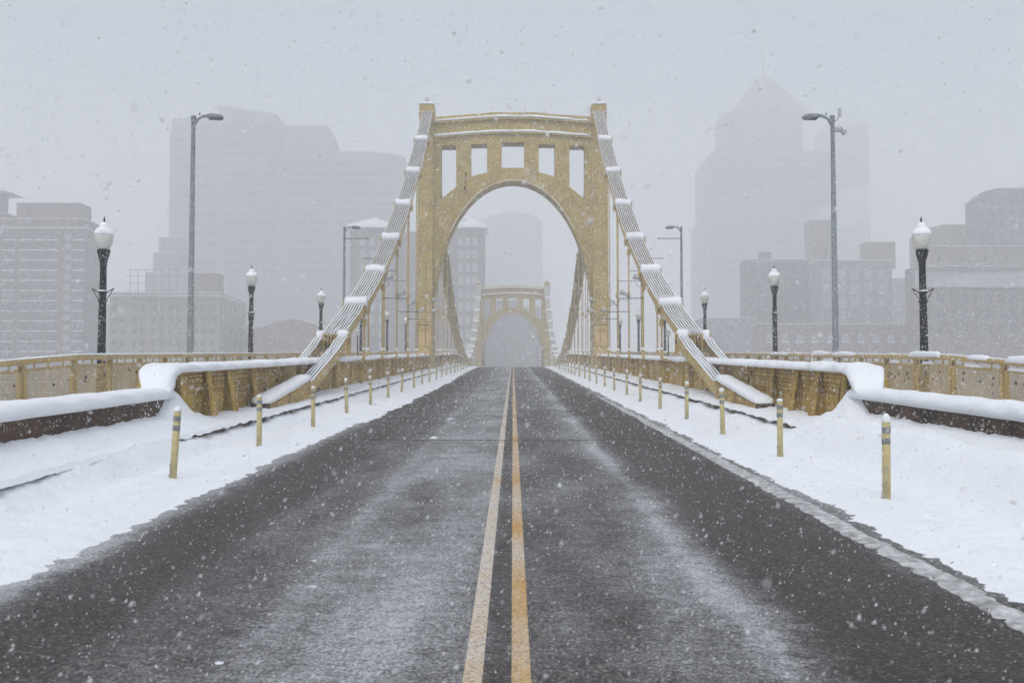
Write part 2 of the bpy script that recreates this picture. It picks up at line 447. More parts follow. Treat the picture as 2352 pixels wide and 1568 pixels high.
def shelf_snow(sx, x, y):          # on the kerb and against parapet / girder; from the road surface
    t = sm(5.38, 6.3, x)
    if y < 21: wall = .63 if sx < 0 else .68
    else: wall = .43
    wall = wall + .05 * fbm(y * .6, sx * 3)
    if 19 < y < 26: 
        wall = (.63 if sx < 0 else .68) * (1 - sm(20.3, 23.0, y)) + wall * sm(20.3, 23.0, y)
        wall += .38 * math.exp(-((y - 20.75) / .55) ** 2) * sm(5.7, 6.2, x)
        wall += .10 * math.exp(-((y - 21.6) / .8) ** 2)
    low = .365 + .02 * fbm(y * 1.2, x) 
    h = low + (wall - low) * t + .04 * fbm(x * 3, y * 3) + .02 * nz(x * 11, y * 11) + .010 * nz(x * 25, y * 25)
    if x < 5.42: h -= .055 * (1 + .6 * nz(y * 2.2)) + .05 * max(0, nz(y * .9, 8))
    return h
def sheet(name, sx, xs, yy, fn, label):
    mb = MB(); n = len(xs)
    vs = [(sx * x, y, road(y) + fn(sx, x, y)) for y in yy for x in xs]
    fs = [(j * n + i, j * n + i + 1, j * n + n + i + 1, j * n + n + i) for j in range(len(yy) - 1) for i in range(n - 1)]
    mb.add(vs, fs)
    return stuff(mb.build(name, M['snow'], None, True), label, 'snow')
for sx, sn in SIDES:
    sheet('snow_bank', sx, frange(3.1, 4.3, .04) + frange(4.35, 5.48, .05), yrange(3.0, 165, 0.007, .04), road_snow,
          'white snow bank on the %s half of the road under the delineator posts' % sn)
    sheet('snow_shelf', sx, [5.37, 5.39, 5.42] + frange(5.47, 6.33, .05), yrange(3.0, 165, 0.008, .05), shelf_snow,
          'ledge of snow on the %s kerb against parapet and girder' % sn)
    sheet('sidewalk_snow', sx, frange(6.45, 10.15, .3), yrange(3.0, 175, 0.012, .25), lambda s_, x, y: .40 + .03 * fbm(x, y) + .05 * sm(9.4, 10.1, x),
          'snow lying on the %s sidewalk behind the girder' % sn)
# ridge of grey slush pressed into lumps by tyres along the right edge
sl = MB()
yy = yrange(3.2, 60, .007, .032); xs = frange(3.13, 3.44, .022); n = len(xs)
def slush_h(x, y):
    t = (x - 3.13) / .31
    w_ = max(0, math.sin(math.pi * min(1, max(0, t + .12 * nz(y * .8) + .07 * nz(y * 3.5)))))
    q = fbm(x * 6, y * 5, 4)
    tread = .5 + .5 * math.sin(y * 24 + 5 * math.copysign(1, t - .5) * (x * 9) + 3 * nz(y * 1.2, x * 3))
    return -.012 + .040 * w_ ** .7 * (.55 + .75 * q + .40 * tread * w_ + .3 * nz(x * 15, y * 13)) * (1 - .7 * sm(22, 55, y))
sl.add([(x + .05 * nz(y * .5, 2), y, road(y) + slush_h(x, y)) for y in yy for x in xs], [(j * n + i, j * n + i + 1, j * n + n + i + 1, j * n + n + i) for j in range(len(yy) - 1) for i in range(n - 1)])
M['slush_white'] = mat('packed_slush', (.66, .665, .68), .65, col2=(.26, .255, .25), scale=8, bump=.5, bscale=25)
stuff(sl.build('slush_ridge', M['slush_white'], None, True), 'lumpy grey white ridge of tyre packed slush beside the right snow bank', 'slush')

def lump(mb, c, r, seed, n=9, sq=.6):
    vs, fs = [], []
    k = 5
    for i in range(k):
        ph = math.pi / 2 * i / (k - 1)
        for j in range(n):
            q = 2 * math.pi * j / n
            rr = r * (1 + .55 * nz(seed + math.cos(q) * 1.3, math.sin(q) * 1.3 + seed, i * .9))
            vs.append((c[0] + rr * math.cos(ph) * math.cos(q), c[1] + rr * math.cos(ph) * math.sin(q), c[2] - .01 + rr * sq * math.sin(ph)))
    for i in range(k - 1):
        for j in range(n): fs.append((i * n + j, i * n + (j + 1) % n, (i + 1) * n + (j + 1) % n, (i + 1) * n + j))
    mb.add(vs, fs)
def on_road(x, y):                 # where a direction of the photograph meets the road surface
    u, v = (x - 1178) / FD, (784 - y) / FD
    d = Vector((u, math.cos(TH) - v * math.sin(TH), math.sin(TH) + v * math.cos(TH)))
    t = CAMZ / (GR * d.y - d.z)
    return Vector((d.x * t, d.y * t, CAMZ + d.z * t))
for i, (x, y, r, lb) in enumerate(((510, 1521, .035, 'small white snow clump on the asphalt at the bottom of the picture'),
                                   (722, 1348, .045, 'grey slush clump on the left lane, larger of two close together'),
                                   (703, 1347, .022, 'small grey slush crumb left of the larger clump on the left lane'),
                                   (718, 1287, .035, 'flat grey slush clump on the left lane above the others'),
                                   (993, 1006, .10, 'snow clump lying on the dark expansion joint'),
                                   (1035, 962, .055, 'small snow clump beyond the dark expansion joint'))):
    c = on_road(x, y); mb = MB()
    for q in range(3): lump(mb, (c.x + r * rnd.uniform(-.8, .8), c.y + r * rnd.uniform(-.5, .5), c.z), r * rnd.uniform(.5, 1), 3.1 * i + q * 7.7)
    tag(mb.build('snow_clump', M['snow'] if i in (0, 4, 5) else M['slush_white'], None, True), lb, 'snow clump')
cr = MB()
for i in range(420):
    y = 4 + 40 * rnd.random() ** 1.7; x = 3.3 + abs(rnd.gauss(0, .3)) if i % 3 else -(3.75 - abs(rnd.gauss(0, .22)))
    lump(cr, (x, y, road(y) + max(0, road_snow(1 if x > 0 else -1, abs(x), y)) - .002), rnd.uniform(.006, .022), i * 1.9, 6)
stuff(cr.build('slush_debris', M['slush'], None, True), 'dark crumbs of dirty slush scattered along the snow edges', 'slush')

lm = MB()
for i in range(1500):
    sx = 1 if i % 2 else -1; y = 4.5 + 32 * rnd.random() ** 1.5
    x = (3.62 if sx > 0 else 3.85) + abs(rnd.gauss(0, .32)) if i % 5 else rnd.uniform(3.9, 5.3)
    lump(lm, (sx * x, y, road(y) + max(0, road_snow(sx, x, y)) - .008), .008 + .03 * rnd.random() ** 2.5, i * 1.37, 6, .75)
stuff(lm.build('snow_crumbs', M['snow'], None, True), 'white crumbs and lumps of snow scattered on the roadside snow banks', 'snow')

# ------------------------------------------------------------------ stone parapets before the bridge
for sx, sn in SIDES:
    p_ = empty('stone_parapet', (sx * 6.4, 20.7, road(20.7)))
    tag(p_, 'low dark brown stone parapet under thick snow on the %s, ending at the girder' % sn, 'parapet', 'stone parapets before the bridge')
    off = Vector((-sx * 6.4, -20.7, -road(20.7)))
    cuts = [5.5, 8.4, 11.6, 15.5 if sx < 0 else 14.9, 20.72]
    for i in range(len(cuts) - 1):
        b_ = MB().gbox(sx * 6.2, sx * 6.62, cuts[i] + .012, cuts[i + 1] - .012, 0, .93)
        b_.gbox(sx * 6.23, sx * 6.6, cuts[i] - .012, cuts[i] + .012, 0, .92)
        o = b_.build('stone_block', M['stone'], p_); o.location = off
    ss = MB()
    for i in range(46 if sx < 0 else 14):
        y = 20.7 - abs(rnd.gauss(0, .55 if sx < 0 else .2)); e = rnd.uniform(.62, .92); r = rnd.uniform(.008, .03)
        ss.add([(sx * (6.2 - r * .35 * math.cos(a) ** 2), y + r * 1.6 * math.cos(a) * rnd.uniform(.6, 1.2), road(y) + e + r * math.sin(a) * rnd.uniform(.6, 1.2)) for a in [2 * math.pi * q / 7 for q in range(7)]] + [(sx * (6.2 - r * .5), y, road(y) + e)], [(q, (q + 1) % 7, 7) for q in range(7)])
    so = ss.build('stuck_snow', M['snow_fine'], p_); so.location = off; so['kind'] = 'stuff'
    pts = [(sx * 6.40, y, road(y) + .915) for y in frange(5.5, 20.75, .12)]
    o = MB().ridge(pts, .62, .185, n=11, jit=.16, under=.02, seed=sx * 3.0, side=(1, 0, 0), fr=1.3).build('snow_cap', M['snow'], p_, True); o.location = off

# ------------------------------------------------------------------ the bridge
bridge = empty('suspension_bridge', (0, 20.5, road(20.5)))
tag(bridge, 'yellow steel suspension bridge with two arched portal towers and eyebar chains in snow', 'bridge')
BOFF = -Vector(bridge.location)
def bpart(o):                      # geometry is written in world coordinates
    o.location = BOFF; return o

# chain nodes of the near side span (k panels from the tower), main span and far side span
ZS = [23.35, 19.85, 16.25, 13.02, 10.08, 7.60, 5.50, 3.76, 2.38, 1.30]
def node_near(k): return (T1 - PAN * k, ZS[k])
def node_main(i): d = (i - 10) * PAN; return (YM + d, 7.25 + 16.1 * (d / 65.5) ** 2)
def node_far(k): return (T2 + PAN * k, ZS[k])

def round_poly(pts, r, n=4):
    out = []; m = len(pts)
    for i in range(m):
        p, a, b = Vector(pts[i]), Vector(pts[i - 1]), Vector(pts[(i + 1) % m])
        da, db = (a - p).normalized(), (b - p).normalized()
        p0, p1 = p + da * r, p + db * r
        for j in range(n + 1):
            t = j / n; out.append((p0 * (1 - t) ** 2 + p * 2 * t * (1 - t) + p1 * t * t))
    return out
ARCH_H, ARCH_W, ARCH_TOP = 11.0, 6.0, 18.12
def arch_pts(w=ARCH_W, top=ARCH_TOP, h=ARCH_H, n=56, q=2.06):
    return [(-w * math.copysign(abs(math.cos(math.pi * i / n)) ** (2 / q), math.cos(math.pi * i / n)),
             top - h + h * math.sin(math.pi * i / n) ** (2 / q)) for i in range(n + 1)]
TOPX = [-6.0, -3.75, -1.45, 1.45, 3.75, 6.0]
TOPZ = [23.05, 23.22, 23.40, 23.40, 23.22, 23.05]
LEDZ = [z - 1.52 for z in TOPZ]
def outline_mesh(name, outer, holes, half):
    cu = bpy.data.curves.new(name, 'CURVE'); cu.dimensions = '2D'; cu.fill_mode = 'BOTH'; cu.extrude = half
    for loop in [outer] + holes:
        sp = cu.splines.new('POLY'); sp.points.add(len(loop) - 1); sp.use_cyclic_u = True
        for q, p in zip(sp.points, loop): q.co = (p[0], p[1], 0, 1)
    o = bpy.data.objects.new(name, cu); C.objects.link(o)
    dg = bpy.context.evaluated_depsgraph_get(); dg.update()
    me = bpy.data.meshes.new_from_object(o.evaluated_get(dg))
    bpy.data.objects.remove(o); bpy.data.curves.remove(cu)
    me.transform(Matrix.Rotation(math.pi / 2, 4, 'X')); me.name = name
    return me
def windows():
    w = [[(-.86, 19.17), (.86, 19.17), (.86, 21.12), (-.86, 21.12)]]
    for s in (-1, 1):
        f = lambda pts: pts if s < 0 else [(-x, z) for x, z in reversed(pts)]
        w.append(f([(-3.18, 18.49), (-2.55, 18.68), (-1.95, 18.83), (-1.95, 21.0), (-3.18, 21.0)]))
        w.append(f([(-5.44, 16.75), (-4.85, 17.27), (-4.27, 17.70), (-4.27, 20.86), (-5.44, 20.86)]))
    return [round_poly(q, .13) for q in w]

def tower(yc, label, near):
    outer = [(x, z) for x, z in zip(TOPX, TOPZ)]
    a = arch_pts()
    outer = outer + [(6.06, 7.0), (6.06, 5.0)] + [(6.0, 5.0)] + [(x, z) for x, z in reversed(a)] + [(-6.0, 5.0), (-6.06, 5.0), (-6.06, 7.0)]
    me = outline_mesh('tower', outer, windows(), .78)
    me.transform(Matrix.Translation((0, yc, 0)))
    tw = bpart(link('tower', me, M['gold'], bridge)); tw['label'] = label
    # the arch rib: a flange round the opening, and its snow
    ap = arch_pts(n=64)
    rib = MB(); rib2 = MB()
    for i in range(len(ap) - 1):
        (x0, z0), (x1, z1) = ap[i], ap[i + 1]
        v = Vector((x1 - x0, 0, z1 - z0)).normalized(); nn = Vector((-v.z, 0, v.x))
        if nn.z < 0 and abs(x0) < 5.9: nn = -nn
        i0, i1 = Vector((x0, 0, z0)), Vector((x1, 0, z1))
        for yo, rb_ in ((-1.06, rib), (.90, rib2)):
            y0, y1 = yc + yo, yc + yo + .16
            rb_.hexa([(i0.x, y0, i0.z), (i1.x, y0, i1.z), (i1.x, y1, i1.z), (i0.x, y1, i0.z),
                      tuple(i0 + nn * .05 + Vector((0, y0, 0))), tuple(i1 + nn * .05 + Vector((0, y0, 0))), tuple(i1 + nn * .05 + Vector((0, y1, 0))), tuple(i0 + nn * .05 + Vector((0, y1, 0)))])
    rib.build('arch_rib', M['gold'], tw); rib2.build('arch_rib', M['gold'], tw)
    # vertical stiffener seams of the portal plate
    for xs_ in (-3.75, -1.45, 1.45, 3.75):
        zt = np.interp(xs_, TOPX, TOPZ)
        za = ARCH_TOP - ARCH_H + ARCH_H * max(0, 1 - abs(xs_ / ARCH_W) ** 2.06) ** (1 / 2.06)
        MB().box(xs_ - .07, xs_ + .07, yc - .83, yc - .782, za + .05, zt - .05).build('stiffener', M['gold'], tw)
    # ledges with snow
    for LZ, prd, th, nm in ((TOPZ, .26, .16, 'cornice'), (LEDZ, .20, .13, 'ledge')):
        m_ = MB(); m2_ = MB(); off = -.62 if nm == 'cornice' else 0
        for i in range(5):
            x0, x1, z0, z1 = TOPX[i], TOPX[i + 1], LZ[i] + off, LZ[i + 1] + off
            if nm == 'cornice': z0 += .22; z1 += .22
            for ya, yb, mm in ((yc - .78 - prd, yc - .781, m_), (yc + .781, yc + .78 + prd, m2_)):
                mm.hexa([(x0, ya, z0 - th), (x1, ya, z1 - th), (x1, yb, z1 - th), (x0, yb, z0 - th), (x0, ya, z0), (x1, ya, z1), (x1, yb, z1), (x0, yb, z0)])
        m_.build(nm, M['gold'], tw); m2_.build(nm, M['gold'], tw)
        pts = []
        for i in range(5):
            for t in np.linspace(0, 1, 10, endpoint=False):
                pts.append((TOPX[i] + (TOPX[i + 1] - TOPX[i]) * t, yc - .78 - prd * .5, LZ[i] + (LZ[i + 1] - LZ[i]) * t + (-.40 if nm == 'cornice' else 0)))
        MB().ridge(pts, prd * 1.5, .17, n=6, jit=.35, seed=1.0 if nm == 'ledge' else 4., side=(0, 1, 0), fr=1.1).build('snow_strip', M['snow_fine'], tw, True)
    pts = [(x, yc - .5, np.interp(x, TOPX, TOPZ)) for x in frange(-5.9, 5.9, .2)]
    MB().ridge(pts, .5, .055, n=6, jit=.8, seed=9., side=(0, 1, 0), fr=.9).build('snow_strip', M['snow_fine'], tw, True)
    MB().ridge([(x, yc - 1.0, z + .05) for x, z in ap[14:51]], .16, .05, n=6, jit=.5, seed=5., side=(0, 1, 0), fr=1.4).build('snow_strip', M['snow_fine'], tw, True)
    # columns: flared towards the deck
    for s in (-1, 1):
        zs = [-10, 3.0, 6.5, 11.0, 17.0, 23.30]; dp = [2.5, 2.3, 1.75, 1.25, 1.02, .95]
        c_ = MB()
        xa, xb = s * 5.985, s * 7.06
        vs = []
        for z, d in zip(zs, dp):
            for (x, y) in ((xa, -d), (xb, -d), (xb, d), (xa, d)): vs.append((x, yc + y, z))
        k = len(zs)
        c_.add(vs, [(i * 4 + j, i * 4 + (j + 1) % 4, i * 4 + 4 + (j + 1) % 4, i * 4 + 4 + j) for i in range(k - 1) for j in range(4)] + [(3, 2, 1, 0), tuple(k * 4 - 4 + j for j in range(4))])
        col = c_.build('column', M['gold'], tw)
        fd = lambda z: np.interp(z, zs, dp)
        def facepanel(x0, x1, z0, z1, th):        # a plate lying on the sloping front of the column
            y0, y1 = yc - fd(z0), yc - fd(z1)
            x0, x1 = min(x0, x1), max(x0, x1)
            return [(x0, y0 - th, z0), (x1, y0 - th, z0), (x1, y0 + .02, z0), (x0, y0 + .02, z0), (x0, y1 - th, z1), (x1, y1 - th, z1), (x1, y1 + .02, z1), (x0, y1 + .02, z1)]
        if near:
            for zz in (5.6, 7.35, 9.1, 9.95, 12.4, 13.15, 16.1, 16.6, 18.6):
                z1 = zz + rnd.uniform(-.3, .3)
                MB().hexa(facepanel(s * 6.0, s * 7.04, z1, z1 + .025, .004)).build('seam', M['seam'], tw)
            for za, zb in ((4.5, 5.35), (5.75, 6.7)):
                MB().hexa(facepanel(s * (6.04 + rnd.uniform(0, .1)), s * 7.0, za, zb, .008)).build('primer_patch', M['primer'], tw)
        # edge angles running up the column
        for xe in (6.03, 6.93):
            e_ = MB()
            for z0, z1 in zip(zs[1:-1], zs[2:]): e_.hexa(facepanel(s * xe, s * (xe + .1), z0, z1, .03))
            e_.build('edge_angle', M['gold'], tw)
        cap = MB().box(s * 5.93, s * 7.1, yc - 1.0, yc + 1.0, 23.302, 23.36).box(s * 5.97, s * 7.06, yc - .97, yc + .97, 23.36, 23.92).box(s * 5.95, s * 7.08, yc - .99, yc + .99, 23.92, 24.0)
        cap_o = cap.build('column_cap', M['gold'], tw)
        MB().ridge([(s * x, yc - .985, 23.37) for x in (5.97, 6.2, 6.5, 6.8, 7.06)], .13, .09, n=6, jit=.2, side=(0, 1, 0)).build('snow_strip', M['snow_fine'], tw, True)
        MB().ridge([(s * 6.51, yc + y, 23.99) for y in frange(-.98, .95, .25)], 1.0, .15, n=9, jit=.15, side=(1, 0, 0)).build('snow_cap', M['snow_fine'], tw, True)
        MB().ridge([(s * x, yc - .93, 23.99) for x in (5.97, 6.1, 6.3, 6.5, 6.7, 6.9, 7.06)], .26, .20, n=7, jit=.15, side=(0, 1, 0), upright=True).build('snow_cap', M['snow_fine'], tw, True)
        bl = MB().lathe([(.10, 0), (.13, .05), (.13, .12), (.10, .13)], (s * 6.5, yc - .6, 24.02), 12).build('beacon_base', M['gold'], tw)
        MB().lathe([(.10, .13), (.115, .2), (.115, .32), (.09, .41), (.04, .46), (.005, .47)], (s * 6.5, yc - .6, 24.02), 12).build('beacon_lamp', M['clear'], tw, True)
        gz = MB()
        for q in range(2):
            an = math.pi * q / 2 + .4
            gz.tube([(s * 6.5 + .15 * math.cos(an) * c, yc - .6 + .15 * math.sin(an) * c, 24.02 + z) for c, z in ((1, .12), (1, .35), (.8, .48), (.4, .55), (0, .57), (-.4, .55), (-.8, .48), (-1, .35), (-1, .12))], .012, 5)
        gz.build('beacon_guard', M['steel'], tw)
    return tw
tower_near = tower(T1, 'near tower with arched opening and five window openings', True)
tower_far = tower(T2, 'far tower, small and pale in the falling snow', False)
# rust run on the near portal, below the left window opening
for (x, z, w_, h_) in ((-3.55, 18.6, .16, .5), (-3.6, 17.65, .30, .42), (-3.5, 17.35, .2, .3), (-3.57, 18.1, .10, .25)):
    r_ = MB(); n = 11
    r_.prism([(x + w_ / 2 * math.cos(2 * math.pi * i / n) * rnd.uniform(.5, 1.1), T1 - .835, z + h_ / 2 * math.sin(2 * math.pi * i / n) * rnd.uniform(.6, 1.1)) for i in range(n)], (0, .05, 0))
    r_.build('rust_patch', M['rust'], tower_near)

# ---- eyebar chains
DEP, THK = .34, .05
def bar_profile(p0, p1, head=.27):
    """Side view (y, z) of an eyebar between two pins: a deep plate with round heads."""
    a, b = Vector(p0), Vector(p1); d = (b - a); Ln = d.length; d.normalize(); n = Vector((-d.y, d.x))
    if n.y < 0: n = -n
    pts = []
    ang = math.asin(DEP / 2 / head)
    for i in range(9):
        t = ang + (2 * math.pi - 2 * ang) * i / 8
        pts.append(a + d * head * math.cos(t) + n * head * math.sin(t))
    for i in range(9):
        t = math.pi + ang + (2 * math.pi - 2 * ang) * i / 8
        pts.append(b + d * head * math.cos(t) + n * head * math.sin(t))
    return pts, d, n
def bar_mb(p0, p1, x, mb=None):
    pts, d, n = bar_profile(p0, p1)
    return (mb or MB()).prism([(x - THK / 2, q.x, q.y) for q in pts], (THK, 0, 0))
def bar_snow(mb, p0, p1, x, seed, wd=.047):
    a, b = Vector(p0), Vector(p1); d = (b - a).normalized(); n = Vector((-d.y, d.x))
    if n.y < 0: n = -n
    k = 9; pts = []
    for i in range(k + 1):
        t = i / k; q = a + (b - a) * t + n * (DEP / 2 - .005)
        if t < .12 or t > .88: q = q + n * .07
        pts.append((x, q.x, q.y))
    mb.ridge(pts, wd, wd * .85, n=5, jit=.45, seed=seed, side=(1, 0, 0), fr=1.6)
for sx, sn in SIDES:
    piv = MB()
    for k in range(1, 8):
        y, z = node_near(k); piv.tube([(sx * (XC - .56), y, z), (sx * (XC + .56), y, z)], .085, 12)
        for e in (-.56, .50): piv.tube([(sx * (XC + e), y, z), (sx * (XC + e + .06), y, z)], .17, 14)
    for i in range(1, 20):
        y, z = node_main(i); piv.tube([(sx * (XC - .54), y, z), (sx * (XC + .54), y, z)], .12, 8)
    for k in range(1, 10):
        y, z = node_far(k); piv.tube([(sx * (XC - .54), y, z), (sx * (XC + .54), y, z)], .12, 8)
    ch = bpart(piv.build('eyebar_chain', M['gold_bar'], bridge)); ch['label'] = 'eyebar chain with snow on every bar, %s side of the roadway' % sn
    # near side span, bar by bar
    for k in range(7):
        p0, p1 = node_near(k), node_near(k + 1)
        if k == 0: p0 = (T1 - 1.05, 23.22)
        nb = 9 if k % 2 else 8
        src = None; sb = MB()
        for j in range(nb):
            xo = (j - (nb - 1) / 2) * .107
            if j in (0, nb - 1):           # the outer bars are yellower, those between them darker brown with more rust
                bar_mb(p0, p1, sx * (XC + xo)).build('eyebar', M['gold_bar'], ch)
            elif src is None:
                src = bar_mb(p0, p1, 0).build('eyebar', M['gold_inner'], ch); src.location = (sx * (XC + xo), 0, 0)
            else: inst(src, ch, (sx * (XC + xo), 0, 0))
            bar_snow(sb, p0, p1, sx * (XC + xo), k * 13.1 + j * 3.3 + sx, .040 if k < 5 else .05)
        sb.build('snow_strip', M['snow_fine'], ch, True)
        if k < 6:
            y, z = p1; d = Vector((p1[0] - p0[0], p1[1] - p0[1])).normalized(); n = Vector((-d.y, d.x)); n = n if n.y > 0 else -n
            c = Vector(p1) + n * .22
            W = .475
            pts = [(sx * (XC - W), c.x, c.y - .13), (sx * (XC - W + .02), c.x, c.y - .03)] + [(sx * (XC + t), c.x, c.y) for t in frange(-W + .06, W - .06, .1)] + [(sx * (XC + W - .02), c.x, c.y - .03), (sx * (XC + W), c.x, c.y - .13)]
            MB().ridge(pts, [.42, .54] + [.60] * (len(pts) - 4) + [.54, .42], [.13, .22] + [.24] * (len(pts) - 4) + [.22, .13], n=9, jit=.32, under=.16, seed=k * 2.7 + sx, side=(0, 1, 0), fr=3, upright=True).build('snow_cap', M['snow'], ch, True)
            # bolted cap plates and hanger lugs beside the pin
            MB().prism([(sx * (XC + .5), y + .30 * math.cos(q), z + .30 * math.sin(q)) for q in [2 * math.pi * i / 12 for i in range(12)]], (sx * .03, 0, 0)).build('pin_plate', M['gold_bar'], ch)
            MB().prism([(sx * (XC - .5), y + .30 * math.cos(q), z + .30 * math.sin(q)) for q in [2 * math.pi * i / 12 for i in range(12)]], (-sx * .03, 0, 0)).build('pin_plate', M['gold_bar'], ch)
    # below the last free pin the chain parts and straddles the girder
    p7, p8, p9 = node_near(7), node_near(8), (31.2, 1.72)
    for grp, offs in (('inner', (-.62, -.52, -.42, -.32)), ('outer', (.24, .34, .44))):
        sb = MB()
        for j, xo in enumerate(offs):
            end = p9 if grp == 'inner' else (33.2, 2.05)
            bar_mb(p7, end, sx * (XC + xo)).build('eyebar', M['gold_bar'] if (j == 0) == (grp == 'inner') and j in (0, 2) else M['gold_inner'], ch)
            bar_snow(sb, p7, end, sx * (XC + xo), 91 + j * 3.3 + sx, .058)
        sb.build('snow_strip', M['snow_fine'], ch, True)
        x0, x1 = offs[0] - .06, offs[-1] + .06
        y, z = p7
        pts = [(sx * (XC + x0), y, z + .12), (sx * (XC + x0 + .03), y, z + .22)] + [(sx * (XC + t), y, z + .25) for t in frange(x0 + .07, x1 - .07, .08)] + [(sx * (XC + x1 - .03), y, z + .22), (sx * (XC + x1), y, z + .12)]
        MB().ridge(pts, [.5, .62] + [.72] * (len(pts) - 4) + [.62, .5], [.10, .17] + [.19] * (len(pts) - 4) + [.17, .10], n=9, jit=.22, under=.16, seed=sx * 4.4, side=(0, 1, 0), fr=3, upright=True).build('snow_cap', M['snow'], ch, True)
        MB().box(sx * (XC + x0), sx * (XC + x0 + .04), y - .32, y + .32, z - .42, z + .3).build('pin_plate', M['gold_bar'], ch)
        MB().box(sx * (XC + x1 - .04), sx * (XC + x1), y - .32, y + .32, z - .42, z + .3).build('pin_plate', M['gold_bar'], ch)
    # main span and far side span: too fine to tell the bars apart, one piece for each link
    links = [(node_main(i), node_main(i + 1)) for i in range(20)] + [(node_far(k), node_far(k + 1)) for k in range(8)]
    links[0] = ((T1 + 1.05, 23.2), links[0][1]); links[19] = (links[19][0], (T2 - 1.05, 23.2)); links[20] = ((T2 + 1.05, 23.2), links[20][1])
    for i, (p0, p1) in enumerate(links):
        mb = MB(); sb = MB(); nb = 8 + i % 2
        for j in range(nb):
            x = sx * (XC + (j - (nb - 1) / 2) * .107)
            bar_mb(p0, p1, x, mb)
            if 8 <= i < 20: bar_snow(sb, p0, p1, x, i * 7.7 + j)
        mb.build('eyebar_link', M['gold_bar'], ch)
        if 8 <= i < 20: sb.build('snow_strip', M['snow_fine'], ch, True)
        else: MB().ridge([(sx * XC, p0[0] + (p1[0] - p0[0]) * t, p0[1] + (p1[1] - p0[1]) * t + .17) for t in (0, .25, .5, .75, 1)], .9, .05, n=6, jit=.3, side=(1, 0, 0)).build('snow_strip', M['snow_fine'], ch, True)
        if i not in (19, 27):
            y, z = p1
            MB().ridge([(sx * (XC + t), y, z + .18) for t in frange(-.56, .56, .16)], .6, .26, n=6, jit=.2, under=.15, seed=i * 1.3, side=(0, 1, 0), fr=2).build('snow_cap', M['snow'], ch, True)

